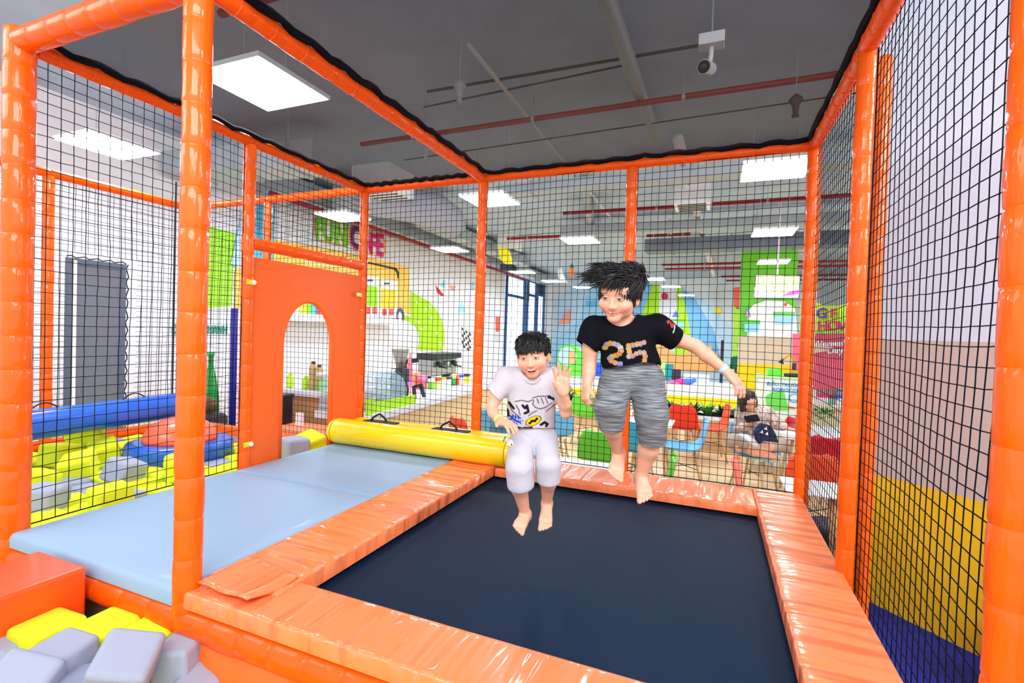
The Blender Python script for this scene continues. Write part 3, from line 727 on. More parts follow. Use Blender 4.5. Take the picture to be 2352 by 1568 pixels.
foam_top(560, 1575, -.28, 'y', .15, (0, .1, .2), 'yellow foam cube at the bottom edge in front of the orange skirt')
foam_top(190, 1555, -.17, 'g', .16, (.1, .1, .9), 'grey foam cube at the bottom edge left of the large grey one')
for i in range(9):
    for j in range(4):
        x = -.1+i*.2; y = -.2-j*.2
        if x < .1 and y > -.3: continue
        foam_cube(x, y, -.49+.085, 'g' if (i+j) % 3 else 'y', .185, (0, 0, rs.uniform(-.1, .1)), 'foam cube in the lower layer in front of the orange skirt', 'lower foam cubes in front')
# orange step box
c0 = at_y(202, 1294, -.075)
m = MB(); m.box((c0[0]-.34, -.64, -.36), (c0[0]-.005, -.075, c0[2]-.012))
obx = m.build('step_block', mat('orange_vinyl_box', (255, 80, 10), .42, coat=.3), bevel=.014, seg=4)
recenter(obx); tag(obx, 'orange padded box beside the front edge of the grey mat', 'box')
# blue drum with orange dome, blue log, grey door
def drum():
    t = thing('padded_drum', 'blue padded drum with an orange domed top in the foam pit', 'drum', (drumc[0], drumc[1], -.355))
    R = .40
    m = MB(); m.lathe([(R*.97, 0), (R, .02), (R, .17), (R*.985, .175), (R, .18), (R, .29), (R*.97, .315), (R*.8, .325), (0.001, .325)], 40); m.build('drum_body', BLUE, t, smooth=True)
    m = MB(); m.lathe([(.28*math.cos(a), .325+.2*math.sin(a)) for a in [math.pi/2*i/12 for i in range(13)]][:-1]+[(.001, .525)], 40)
    m.build('dome', mat('coral_vinyl', (255, 104, 62), .35, coat=.4), t, smooth=True)
drum()
def blue_log():
    a = Vector(at_d(-160, 1015, 2.75)); b = Vector(at_d(470, 925, 3.75))
    a = Vector(at_z(-40, 992, .2)); b = Vector(at_z(420, 928, .22))
    d = (b-a).normalized(); a = a-d*.35; b = b+d*.05; R = .112; c = (a+b)/2
    t = thing('padded_log', 'long blue padded log lying across above the foam pit', 'padded log', c)
    n = 30; P = [a+(b-a)*(i/n)-c for i in range(n+1)]
    m = MB(); m.tube(P, [R*(.9 if i in (0, n) else 1+.012*math.sin(i*1.1)) for i in range(n+1)], 28); m.build('log_body', BLUE, t, smooth=True)
    for f_, (u, v) in enumerate(((105, 950), (300, 925))):
        p = Vector(at_z(u, v, .28)); k = ((p-a).dot(d)); p = a+d*k-c
        m = MB(); m.tube([p+d*(-.09+.18*i/12)+Vector((0, 0, R-.004+.045*math.sin(math.pi*i/12))) for i in range(13)], .010, 6, flat=.5); m.build('strap_handle', BLACKWEB, t, smooth=True)
    for e in (a, b):
        m = MB(); k = -1 if e == a else 1; p = e-c; m.tube([p-d*k*.15, p-d*k*.15+Vector((0, 0, T-c.z))], .008, 6); m.build('hanging_rope', BLACKWEB, t)
blue_log()
def flap_door():
    y0 = at_x(150, 700, -2.4)[1]; y1 = at_x(287, 700, -2.4)[1]; z1 = at_x(150, 590, -2.4)[2]; z0 = -.08
    t = thing('flap_door', 'tall grey vinyl flap door laced into the left net', 'door panel', (-2.4, (y0+y1)/2, z0))
    GV = mat('grey_door_vinyl', (112, 118, 132), .45, bump=.3, bscale=4)
    m = MB(); m.box((-2.415, y0, z0), (-2.395, y1, z1)); o = m.build('door_sheet', GV); adopt(t, o)
    m = MB(); m.box((-2.393, y0, z0), (-2.385, y0+.045, z1)); m.box((-2.393, y1-.05, z0), (-2.385, y1, z1)); m.box((-2.393, y0+.045, z1-.06), (-2.385, y1-.05, z1)); o = m.build('door_hem', mat('grey_hem', (90, 104, 124), .4)); adopt(t, o)
    m = MB(); m.box((-2.39, y0+.05, z0), (-2.38, y0+.075, z1-.02)); o = m.build('white_strip', WHITE_GLOSS); adopt(t, o)
    m = MB(); P = [(-2.39, y1+.012+.012*math.sin(i*1.9), z0+(z1-z0)*i/40) for i in range(41)]; m.tube(P, .006, 5); m.tube([(-2.39, y0+(y1-y0)*i/14, z1+.012+.01*math.sin(i*2.1)) for i in range(15)], .006, 5); o = m.build('lacing_cord', BLACKWEB); adopt(t, o)
flap_door()
# red and orange pieces behind the pit
m = MB(); m.prism([(-2.3, 2.2, -.2), (-1.3, 2.3, -.2), (-1.3, 2.3, -.06), (-2.3, 2.2, -.06)], (0, .05, 0)); solo(m, 'pit_bolster', ORANGE_FLAT, 'orange padded strip behind the foam heap', 'padding')
m = MB(); m.box((-4.0, -3.5, -.8), (-3.2, 1.0, 2.0))
pw = at_x(0, 500, -2.6)
m = MB(); m.box((-3.0, -2.2, FL), (-2.9, .88, 1.9)); solo(m, 'padded_wall', mat('pale_blue_panel', (205, 222, 250), .6), 'pale blue panel beyond the far left post', 'panel')
m = MB(); m.ell((-2.89, .25, .75), (.012, .3, .3), 20); solo(m, 'wall_disc', mat('sky_blue', (110, 205, 250), .6), 'sky blue round decoration at the left edge of the picture', 'decoration', smooth=True)

# ---------------------------------------------------------------- left wall decorations
def wl(u, v, x=XWL+.001): return at_x(u, v, x)
def wall_decal(pts, rgb, name, label, cat='wall decal', group=None, x=XWL+.001, th=.008, rough=.7):
    m = MB(); m.prism([wl(u, v, x) for u, v in pts], (th, 0, 0)); M = mat('paint_%d_%d_%d' % rgb, rgb, rough)
    return solo(m, name, M, label, cat, group)
def kids(parent, pts, rgb, name, x=XWL+.01, th=.006):
    m = MB(); m.prism([wl(u, v, x) for u, v in pts], (th, 0, 0)); o = m.build(name, mat('paint_%d_%d_%d' % rgb, rgb, .7)); adopt(parent, o); return o
def ellipse(cx, cy, rx, ry, n=24, a0=0, a1=360): return [(cx+rx*math.cos(math.radians(a0+(a1-a0)*i/n)), cy+ry*math.sin(math.radians(a0+(a1-a0)*i/n))) for i in range(n+(0 if a1-a0 == 360 else 1))]
TX = ((0, 1, 0), (0, 0, 1))
def wall_text(txt, u, v, size, rgb, parent=None, bold=0, x=XWL+.02, xs=1.0, tilt=0.0, name='lettering'):
    p = wl(u, v, x); T_ = frame_matrix(p, (0, math.cos(tilt), math.sin(tilt)), (0, 0, 1))
    o = put_text(txt, size, mat('paint_%d_%d_%d' % rgb, rgb, .6), T_, name, bold=bold, xs=xs)
    if parent: adopt(parent, o)
    return o
bus = wall_decal([(560, 538), (760, 572), (938, 612), (943, 722), (905, 712), (838, 700), (560, 640)], (255, 206, 96), 'bus_mural', 'yellow orange bus shape painted under the FUN CAFE lettering')
kids(bus, [(700, 588), (843, 604), (843, 620), (700, 606)], (255, 232, 170), 'pale_stripe')
kids(bus, [(841, 600), (910, 615), (916, 625), (916, 640), (913, 640), (911, 627), (905, 619), (841, 604)], (70, 60, 50), 'window_line')
for nm, pts, c1, lab in (('menu_board', [(836, 632), (869, 636), (869, 727), (836, 725)], (150, 226, 30), 'lime menu board on the bus mural beside the cage post'), ('menu_board', [(874, 640), (912, 645), (909, 730), (872, 728)], (255, 205, 60), 'yellow and white menu board on the bus mural')):
    b = wall_decal(pts, (248, 250, 248), nm, lab, 'menu board', x=XWL+.015, th=.015)
    (x0, y0), (x1, y1), (x2, y2), (x3, y3) = pts
    kids(b, [(x0+2, y0+.25*(y3-y0)), (x1-2, y1+.25*(y2-y1)), (x2-2, y2-.25*(y2-y1)), (x3+2, y3-.25*(y3-y0))], c1, 'colour_field', x=XWL+.034)
    kids(b, [(x0+4, y3-.22*(y3-y0)), (x0+14, y3-.22*(y3-y0)), (x0+14, y3-4), (x0+4, y3-4)], (226, 76, 70), 'food_picture', x=XWL+.034)
    kids(b, [(x0+19, y3-.22*(y3-y0)), (x0+30, y3-.22*(y3-y0)), (x0+30, y3-4), (x0+19, y3-4)], (240, 100, 90), 'food_picture', x=XWL+.034)
    kids(b, [(x0+8, y0+.1*(y3-y0)), (x0+20, y0+.1*(y3-y0)), (x0+20, y0+.15*(y3-y0)), (x0+8, y0+.15*(y3-y0))], (90, 90, 90), 'heading', x=XWL+.034)
wh = wall_decal(ellipse(919, 726, 9, 19), (86, 90, 140), 'wheel_mural', 'grey blue painted wheel of the bus mural', x=XWL+.03)
kids(wh, ellipse(918, 727, 4.5, 11), (250, 244, 230), 'hub', x=XWL+.04)
road = wall_decal([(944, 668), (962, 680), (985, 692), (1003, 712), (1015, 735), (1021, 762), (1021, 790), (1014, 806), (960, 803), (964, 785), (963, 765), (955, 749), (940, 738), (929, 734), (928, 722), (944, 728)], (176, 238, 22), 'road_mural', 'lime green winding road painted on the wall beyond the counter', x=XWL+.0125)
for (u, v) in ((955, 690), (975, 705), (958, 735), (966, 752), (1000, 760), (1008, 785), (988, 725), (985, 700)): kids(road, [(u, v), (u+5, v+3), (u+6, v+9), (u+1, v+6)], (250, 255, 240), 'road_dash', x=XWL+.0215)
sg = thing('cafe_sign', 'FUN CAFE lettering in green and magenta with orange outlines on the left wall', 'sign', wl(800, 540))
for pts in ([(722, 498), (740, 500), (760, 505), (799, 516), (806, 530), (803, 560), (790, 566), (765, 560), (728, 552), (722, 530)], [(806, 520), (842, 533), (870, 538), (884, 546), (885, 580), (878, 592), (860, 588), (838, 583), (812, 575), (806, 550)]):
    kids(sg, pts, (252, 168, 92), 'orange_outline'); cx = sum(p[0] for p in pts)/len(pts); cy = sum(p[1] for p in pts)/len(pts)
    kids(sg, [(cx+(a-cx)*.88, cy+(b-cy)*.86) for a, b in pts], (240, 238, 228), 'pale_backing', x=XWL+.017)
for ch, u, v, s, c in (('F', 734, 529, .5, (120, 206, 20)), ('U', 755, 533, .5, (120, 206, 20)), ('N', 784, 541, .55, (120, 206, 20)), ('C', 818, 548, .55, (128, 20, 120)), ('A', 843, 555, .55, (222, 30, 120)), ('F', 857, 563, .55, (222, 30, 120)), ('E', 873, 565, .6, (232, 40, 130))):
    wall_text(ch, u, v, s*1.12, c, sg, bold=.025, x=XWL+.03+.006*((u//3) % 5), xs=.74)
po = wall_decal([(466, 516), (538, 535), (532, 690), (528, 703), (466, 708)], (166, 236, 50), 'wall_poster', 'lime green poster on the left wall right of the large front post')
wall_decal([(540, 620), (552, 600), (575, 600), (575, 708), (540, 708), (538, 640)], (255, 200, 96), 'painted_shape', 'orange painted shape beside the lime poster', x=XWL+.012)
wall_decal([(556, 488), (600, 470), (610, 540), (590, 620), (545, 615), (530, 606), (540, 560)], (186, 226, 250), 'painted_balloon', 'pale blue painted shape behind the post of the arched panel', x=XWL+.024)
wall_decal([(582, 455), (632, 462), (626, 600), (582, 598)], (86, 186, 226), 'wall_painting', 'blue panel behind the back post of the foam pit', x=XWL+.036)
wt = wall_text('QUẦNG CHANH', 462, 757, .18, (20, 160, 130), bold=.004, xs=.62); recenter(wt); tag(wt, 'teal capital lettering on the left wall below the lime poster', 'lettering')
m = MB(); a = at_z(536, 968, -.5); bx = at_y(536, 840, 3.4)
m.box((bx[0]-.03, 3.37, FL), (bx[0]+.03, 3.43, at_y(536, 708, 3.4)[2])); solo(m, 'banner_pole', mat('deep_blue', (26, 14, 150), .4), 'dark blue upright panel edge left of the post of the arched panel', 'pole')
# green bottle shaped decoration
c = at_y(483, 900, 3.2); m = MB(); zt = at_y(483, 808, 3.2)[2]; zb_ = at_y(483, 962, 3.2)[2]; h = zt-zb_
m.lathe([(.10, FL-c[2]), (.11, zb_-c[2]+.05), (.105, zb_-c[2]+h*.3), (.07, zb_-c[2]+h*.6), (.035, zb_-c[2]+h*.78), (.032, zb_-c[2]+h*.93), (.045, zb_-c[2]+h*.95), (.045, zb_-c[2]+h)], 20, c=c)
solo(m, 'bottle_figure', mat('bottle_green', (24, 170, 70), .15, coat=.5), 'tall green bottle shaped figure left of the arched panel', 'bottle', smooth=True)
for k, (pts, rgb, lab) in enumerate((([(1000, 655), (1020, 678), (1014, 680), (1004, 672)], (206, 30, 50), 'red half disc decoration on the left wall'), ([(1011, 655), (1022, 642), (1022, 662)], (150, 215, 240), 'pale blue triangle decoration beside the red half disc'), ([(1032, 656), (1048, 656), (1042, 668), (1036, 666)], (246, 160, 130), 'salmon ice cream cone decoration on the left wall'), ([(1050, 718), (1060, 692), (1070, 716)], (150, 222, 250), 'pale blue triangle decoration above the checkered flag'), ([(1081, 650), (1090, 645), (1090, 665), (1080, 664)], (170, 215, 240), 'pale blue scrap decoration left of the cage post'), ([(1138, 727), (1148, 727), (1147, 762), (1138, 762)], (238, 90, 70), 'narrow red sign on the white wall above the boy in white'), ([(1136, 765), (1148, 765), (1148, 786), (1136, 786)], (200, 205, 215), 'small grey notice below the narrow red sign'))):
    wall_decal(pts, rgb, 'wall_decoration', lab)
fl_ = thing('checkered_flag', 'black and white checkered flag decoration on the left wall', 'flag', wl(1068, 775))
kids(fl_, [(1060, 748), (1068, 750), (1084, 770), (1082, 802), (1070, 798), (1058, 785)], (250, 250, 250), 'flag_cloth')
for i in range(5):
    for j in range(6):
        if (i+j) % 2: continue
        u = 1060+i*4.4; v = 751+j*7.4+i*3
        if v > 797: continue
        kids(fl_, [(u, v), (u+4, v+2.6), (u+4, v+9), (u, v+6.6)], (60, 64, 80), 'dark_check', x=XWL+.018)
# blue framed windows on the left wall
for n, (u0, u1, v0a, v0b) in enumerate(((1160, 1206, 626, 635), (1209, 1232, 640, 645), (1232, 1250, 645, 651))):
    y0 = wl(u0, 640)[1]; y1 = wl(u1, 640)[1]; zt = wl(u0, v0a)[2]; zs = wl(u0, 676)[2]
    t = bpy.data.objects.new('window_%d' % (n+1), None); COL.objects.link(t); t.location = (XWL, (y0+y1)/2, 0); t['kind'] = 'structure'
    m = MB(); fw = .12
    for e_, (a, b, c2, d2) in enumerate(((y0, y0+fw*1.2, FL, zt-.1), (y1-fw*1.8, y1, FL, zt-.1), (y0, y1, zt-.1, zt), (y0+fw*1.2, y1-fw*1.8, zs-.05, zs+.05))): m.box((XWL+.001, a, c2), (XWL+.08, b, d2))
    o = m.build('window_frame', mat('window_blue', (28, 76, 128), .5)); adopt(t, o)
    m = MB(); m.box((XWL+.01, y0, FL), (XWL+.03, y1, zt)); o = m.build('window_pane', mat('bright_glass', (235, 245, 255), .2, emit=1.2)); adopt(t, o)
    if n == 2:
        for k in range(6):
            m = MB(); z = zs+.1+(zt-zs-.2)*k/5; m.box((XWL+.03, y0+.1, z-.05), (XWL+.07, y1-.1, z+.03)); o = m.build('louvre_slat', mat('window_blue_dark', (18, 40, 70), .5)); adopt(t, o)
# back wall mural
def wb(u, v, y=YB-.001): return at_y(u, v, y)
def back_decal(pts, rgb, name, label, y=YB-.001, cat='wall decal', group=None, th=.01):
    m = MB(); m.prism([wb(u, v, y) for u, v in pts], (0, -th, 0)); return solo(m, name, mat('paint_%d_%d_%d' % rgb, rgb, .7), label, cat, group)
back_decal([(1268, 700), (1330, 640), (1500, 652), (1560, 655), (1620, 690), (1690, 760), (1690, 880), (1268, 880)], (190, 222, 248), 'mural_field', 'pale blue background of the back wall mural')
back_decal([(1264, 790), (1330, 735), (1360, 640), (1400, 650), (1400, 880), (1264, 880)], (160, 215, 245), 'mural_field', 'sky blue slope on the left of the back wall mural', y=YB-.014)
back_decal([(1470, 652), (1520, 652), (1470, 760), (1440, 790)], (130, 190, 240), 'mural_field', 'blue sky strip left of the letter A mural', y=YB-.014)
back_decal([(1560, 655), (1600, 690), (1640, 760), (1660, 850), (1590, 850), (1580, 760)], (120, 186, 240), 'mural_field', 'blue slope right of the letter A mural', y=YB-.014)
back_decal([(1500, 652), (1514, 652), (1514, 740), (1470, 790), (1455, 790), (1468, 740)], (170, 228, 30), 'mural_letter', 'lime green left stroke of the letter A mural', y=YB-.028)
back_decal([(1554, 654), (1564, 654), (1580, 730), (1592, 800), (1570, 830), (1546, 860), (1550, 790), (1556, 720)], (176, 232, 36), 'mural_letter', 'lime green right stroke of the letter A mural', y=YB-.028)
back_decal([(1514, 652), (1554, 654), (1554, 770), (1514, 770)], (226, 230, 240), 'mural_letter', 'pale middle of the letter A mural', y=YB-.026)
back_decal(ellipse(1527, 680, 8, 8), (206, 40, 80), 'mural_dot', 'crimson dot above the letter A mural', y=YB-.05)
back_decal([(1543, 728), (1552, 713), (1561, 728)], (110, 130, 220), 'mural_triangle', 'small blue triangle on the letter A mural', y=YB-.05)
back_decal([(1528, 732), (1573, 734), (1573, 739), (1528, 737)], (130, 214, 70), 'mural_bar', 'green bar under the blue triangle', y=YB-.05)
back_decal([(1540, 740), (1573, 740), (1570, 753), (1548, 753)], (150, 210, 245), 'mural_patch', 'pale blue patch under the green bar', y=YB-.045)
st = [(1508, 786), (1520, 786), (1520, 792), (1530, 792), (1530, 800), (1542, 806), (1548, 815), (1570, 812), (1590, 808), (1600, 796), (1624, 792), (1636, 796), (1636, 806), (1648, 810), (1648, 822), (1658, 826), (1658, 852), (1508, 852)]
back_decal(st, (252, 184, 116), 'mural_steps', 'orange stepped shape along the bottom of the back wall mural', y=YB-.06)
t = back_decal(ellipse(1649, 713, 8, 8), (250, 232, 40), 'mural_sun', 'yellow round creature on the back wall', y=YB-.03)
back_decal([(1685, 660), (1704, 658), (1704, 712), (1692, 708), (1684, 700)], (246, 110, 100), 'mural_block', 'coral red strip left of the green column', y=YB-1.0)
back_decal([(1684, 702), (1704, 712), (1700, 780), (1694, 880), (1680, 880), (1684, 760)], (180, 234, 70), 'mural_stalk', 'lime strip below the coral one', y=YB-1.0)
back_decal([(1281, 742), (1287, 735), (1294, 730), (1294, 722), (1303, 718), (1303, 710), (1310, 710), (1310, 743), (1281, 743)], (246, 166, 146), 'mural_steps', 'salmon stepped shape on the far wall above the boy in white', y=YB-.05)
back_decal(ellipse(1265, 707, 4, 13), (130, 220, 90), 'mural_tree', 'light green painted tree left of the salmon steps', y=YB-.05)
back_decal(ellipse(1259, 748, 2, 8), (220, 60, 60), 'mural_tree', 'small red painted tree left of the salmon steps', y=YB-.05)
back_decal(ellipse(1268, 738, 2.5, 8), (180, 226, 90), 'mural_tree', 'small lime painted tree left of the salmon steps', y=YB-.05)
back_decal([(1346, 691), (1372, 691), (1372, 704), (1346, 704)], (96, 190, 240), 'mural_patch', 'small blue patch beside the face of the boy in black', y=YB-.05)

# green column with screen
gx0 = at_y(1706, 600, 13)[0]; gx1 = at_y(1832, 600, 13)[0]
m = MB(); m.box((gx0, 13, FL), (gx1, 13.9, ZC)); col_ = thing('display_column', 'broad green column with painted panels behind the hanging screen', 'column', ((gx0+gx1)/2, 13.4, FL))
o = m.build('column_body', mat('column_green', (110, 200, 40), .6)); adopt(col_, o)
def cdec(pts, rgb, nm, y=12.99, th=.01):
    m = MB(); m.prism([at_y(u, v, y) for u, v in pts], (0, -th, 0)); o = m.build(nm, mat('paint_%d_%d_%d' % rgb, rgb, .6)); adopt(col_, o)
cdec([(1716, 780), (1718, 715), (1730, 700), (1760, 690), (1800, 692), (1826, 708), (1832, 780)], (250, 252, 254), 'white_arch')
cdec([(1722, 735), (1746, 735), (1746, 744), (1704, 744), (1704, 735)], (90, 200, 80), 'green_bar', 12.97)
cdec([(1710, 744), (1745, 744), (1742, 762), (1710, 762)], (150, 216, 250), 'blue_field', 12.97)
cdec([(1776, 716), (1826, 716), (1826, 724), (1776, 724)], (110, 215, 90), 'green_bar', 12.97)
cdec([(1779, 724), (1826, 724), (1826, 745), (1780, 745)], (170, 222, 250), 'blue_field', 12.97)
cdec([(1711, 727), (1717, 702), (1725, 727)], (90, 150, 220), 'triangle', 12.95); cdec([(1712, 726), (1717, 713), (1723, 726)], (250, 170, 150), 'triangle_fill', 12.93)
cdec(ellipse(1804, 699, 4, 4), (240, 80, 90), 'red_dot', 12.95)
sc = thing('hanging_screen', 'bright green and white screen hanging in front of the green column', 'screen', at_y(1785, 657, 9))
P = [at_y(u, v, 9) for u, v in ((1735, 630), (1839, 631), (1836, 686), (1731, 685))]
m = MB(); m.prism(P, (0, .06, 0)); o = m.build('screen_housing', mat('black_gloss', (12, 12, 14), .2)); adopt(sc, o)
P = [at_y(u, v, 8.995) for u, v in ((1737, 632), (1837, 633), (1834, 684), (1733, 683))]
m = MB(); m.prism(P, (0, -.004, 0)); o = m.build('display', mat('screen_lime', (236, 255, 150), .3, emit=.9)); adopt(sc, o)
P = [at_y(u, v, 8.985) for u, v in ((1733, 660), (1760, 668), (1800, 672), (1835, 664), (1834, 684), (1733, 683))]
m = MB(); m.prism(P, (0, -.004, 0)); o = m.build('picture_white', mat('screen_white', (240, 250, 255), .3, emit=.9)); adopt(sc, o)
P = [at_y(u, v, 8.975) for u, v in ((1795, 680), (1812, 670), (1836, 664), (1836, 675))]
m = MB(); m.prism(P, (0, -.004, 0)); o = m.build('picture_magenta', mat('screen_magenta', (250, 90, 200), .3, emit=.7)); adopt(sc, o)
m = MB(); p = at_y(1785, 632, 9.03); m.tube([p, (p[0], p[1], ZC)], .02, 8); o = m.build('hanging_pole', WHITE); adopt(sc, o)
# hanging lemon, carrot, pear
def hang_shape(pts, y, rgb, nm, lab, th=.05, kids_=()):
    c = np.mean([at_y(u, v, y) for u, v in pts], 0); t = thing(nm, lab, 'decoration', c)
    m = MB(); m.prism([at_y(u, v, y) for u, v in pts], (0, th, 0)); o = m.build('shape_body', mat('paint_%d_%d_%d' % rgb, rgb, .6), bevel=.01); adopt(t, o)
    for pp, cc, n2 in kids_:
        m = MB(); m.prism([at_y(u, v, y-.002) for u, v in pp], (0, th+.004, 0)); o = m.build(n2, mat('paint_%d_%d_%d' % cc, cc, .6)); adopt(t, o)
    m = MB(); zt = max(at_y(u, v, y)[2] for u, v in pts); m.tube([(c[0], c[1]+th/2, zt), (c[0], c[1]+th/2, ZC)], .004, 5); o = m.build('string', WHITE); adopt(t, o)
hang_shape([(1142, 567), (1147, 568), (1154, 566), (1161, 568), (1167, 574), (1171, 582), (1173, 591), (1174, 600), (1175, 606), (1169, 606), (1161, 606), (1154, 602), (1149, 595), (1146, 586), (1145, 577)], 7.5, (255, 240, 10), 'lemon_decoration', 'yellow lemon shape hanging above the boy in white')
hang_shape([(1148, 606), (1176, 606), (1180, 612), (1180, 620), (1148, 620)], 9.0, (20, 26, 50), 'awning_box', 'dark box hanging under the yellow lemon', .2)
hang_shape([(1307, 617), (1312, 614), (1318, 616), (1319, 624), (1313, 640), (1308, 628)], 9.5, (250, 140, 40), 'carrot_decoration', 'orange carrot shape hanging left of the hair of the boy in black', kids_=[([(1308, 614), (1313, 604), (1318, 614)], (20, 140, 70), 'carrot_leaf')])
hang_shape([(1284, 614), (1288, 614), (1294, 632), (1304, 650), (1290, 648), (1283, 640), (1281, 626)], 9.3, (240, 236, 232), 'pear_decoration', 'white pear shape hanging left of the carrot')

# right side booth
bt = thing('booth_sign', 'lime green BIG FUN SHOW sign on the right seen through the steep net', 'sign', at_y(1900, 730, 8))
def bd(pts, rgb, nm, y=8.0, th=.02, par=None):
    m = MB(); m.prism([at_y(u, v, y) for u, v in pts], (0, -th, 0)); o = m.build(nm, mat('paint_%d_%d_%d' % rgb, rgb, .6)); adopt(par or bt, o); return o
bd([(1838, 700), (1846, 696), (1880, 696), (1895, 703), (1925, 702), (1940, 698), (1985, 700), (1990, 765), (1968, 762), (1945, 766), (1920, 762), (1900, 766), (1880, 762), (1836, 766)], (196, 238, 40), 'sign_board')
for tx, u, v, s, c in (('I', 1843, 718, .22, (120, 60, 190)), ('G', 1888, 720, .26, (110, 60, 180)), ('F', 1915, 721, .24, (226, 60, 110)), ('U', 1938, 722, .24, (210, 240, 60)), ('N', 1965, 723, .24, (226, 60, 110)), ('S', 1858, 750, .24, (226, 50, 110)), ('H', 1890, 749, .24, (226, 50, 110)), ('O', 1914, 749, .24, (226, 50, 110)), ('W', 1943, 750, .24, (226, 50, 110))):
    o = put_text(tx, s*.86, mat('paint_%d_%d_%d' % c, c, .6), frame_matrix(at_y(u, v, 7.965-.004*(u % 4)), (1, 0, 0), (0, 0, 1)), bold=.006); adopt(bt, o)
m = MB(); m.box((4.42, 8.02, FL), (4.47, 8.06, 1.6)); m.box((5.3, 8.02, FL), (5.35, 8.06, 1.6)); adopt(bt, m.build('sign_leg', WHITE))
bn = thing('pink_banner', "pink Women's Day banner below the lime sign", 'banner', at_y(1900, 830, 8.1))
bd([(1820, 766), (1990, 766), (1990, 892), (1820, 892)], (240, 96, 120), 'banner_sheet', 8.1, par=bn)
m = MB(); m.box((4.55, 8.11, FL), (4.59, 8.15, .9)); m.box((5.2, 8.11, FL), (5.24, 8.15, .9)); adopt(bn, m.build('banner_leg', WHITE))
bd([(1860, 790), (1900, 788), (1905, 805), (1862, 812)], (252, 210, 180), 'pale_patch', 8.07, .01, bn)
bd([(1942, 790), (1960, 790), (1960, 818), (1940, 818)], (200, 60, 220), 'purple_patch', 8.07, .01, bn)
for tx, u, v, s in (("Women's", 1908, 789, .125), ('Day', 1918, 805, .14)):
    o = put_text(tx, s, WHITE, frame_matrix(at_y(u, v, 8.05), (1, 0, .06), (0, 0, 1)), bold=.004); adopt(bn, o)
m = MB(); p0 = at_y(1836, 902, 7.4); p1 = at_y(1990, 902, 7.4); m.box((p0[0], 7.2, -.0), (p1[0], 7.95, .05)); m.box((p0[0]+.02, 7.3, FL), (p1[0]-.02, 7.9, 0)); solo(m, 'toy_table', mat('paint_beige', (236, 220, 190), .6), 'beige topped white table with toys in front of the pink banner', 'table')
for k, (u, c1, c2, lab) in enumerate(((1890, (236, 40, 120), (250, 230, 240), 'pink toy cart on the beige table'), (1908, (200, 40, 40), (120, 180, 170), 'small red and teal toy between the pink cart and the blue basket'), (1932, (50, 90, 220), (250, 246, 240), 'blue topped toy basket on the beige table'))):
    p = at_y(u, 899, 7.5); t = thing('toy', lab, 'toy', (p[0], p[1], .05)); w = .07 if k != 1 else .04
    m = MB(); m.box((-w, -.05, 0), (w, .05, .1)); m.build('toy_body', mat('paint_%d_%d_%d' % c2, c2, .5), t, bevel=.01)
    m = MB(); m.box((-w*1.05, -.055, .1), (w*1.05, .055, .15)); m.build('toy_top', mat('paint_%d_%d_%d' % c1, c1, .5), t, bevel=.01)
    m = MB(); m.tube([(-w, 0, .15), (-w*.8, 0, .22), (w*.8, 0, .22), (w, 0, .15)], .006, 6); m.build('toy_handle', mat('paint_%d_%d_%d' % c1, c1, .5), t)
# beige, yellow and blue playhouse wall
c0 = at_z(1698, 935, FL); yb_ = 10.3
x0 = at_y(1699, 800, yb_)[0]; x1 = at_y(1850, 800, yb_)[0]; zt = at_y(1720, 772, yb_)[2]; zy = at_y(1720, 835, yb_)[2]; zbb = at_y(1720, 902, yb_)[2]
ph = thing('playhouse_wall', 'beige wall with yellow and blue lower bands behind the seated woman', 'playhouse', ((x0+x1)/2, yb_, FL))
for nm, a, b, rgb in (('beige_band', zy, zt, (232, 214, 188)), ('yellow_band', zbb, zy, (255, 226, 0)), ('blue_band', FL, zbb, (50, 130, 226))):
    m = MB(); m.box((x0, yb_, a), (x1, yb_+.8, b)); o = m.build(nm, mat('paint_%d_%d_%d' % rgb, rgb, .6)); adopt(ph, o)
# robot board and toy excavator
yb2 = 6.6; rb = thing('notice_stand', 'white stand with blue lettering and green shapes behind the seated woman', 'stand', at_y(1795, 950, yb2))
x0 = at_y(1740, 900, yb2)[0]; x1 = at_y(1856, 900, yb2)[0]; zt = at_y(1790, 869, yb2)[2]
m = MB(); m.box((x0, yb2, FL), (x1, yb2+.5, zt)); o = m.build('stand_body', mat('paint_232_246_226', (232, 246, 226), .5)); adopt(rb, o)
m = MB(); m.box((x0-.02, yb2-.02, zt), (x1+.02, yb2+.52, zt+.02)); o = m.build('stand_top', mat('paint_200_240_150', (200, 240, 150), .5)); adopt(rb, o)
for tx, u, v, s in (('ĐẤU TRƯỜNG', 1806, 884, .064), ('ROBOCON', 1808, 896, .064)):
    o = put_text(tx, s, mat('paint_60_150_226', (60, 150, 226), .5), frame_matrix(at_y(u, v, yb2-.006), (1, 0, 0), (0, 0, 1)), bold=.0008, xs=1.15); adopt(rb, o)
for pts, rgb, nm in (([(1776, 899), (1801, 899), (1812, 942), (1762, 942), (1758, 910)], (110, 226, 90), 'green_robot_shape'), (ellipse(1824, 914, 13, 11), (96, 190, 240), 'blue_ring'), (ellipse(1824, 914, 9, 7.5), (236, 240, 236), 'ring_centre'), ([(1812, 932), (1826, 935), (1826, 940), (1812, 938)], (240, 130, 90), 'orange_patch')):
    m = MB(); m.prism([at_y(u, v, yb2-.004-(.006 if nm == 'ring_centre' else 0)) for u, v in pts], (0, -.005, 0)); o = m.build(nm, mat('paint_%d_%d_%d' % rgb, rgb, .5)); adopt(rb, o)
ex = thing('toy_excavator', 'yellow and black toy excavator on top of the white stand', 'toy', (at_y(1822, 866, yb2+.2)[0], yb2+.2, zt+.02))
YE_ = mat('machine_yellow', (226, 156, 50), .4)
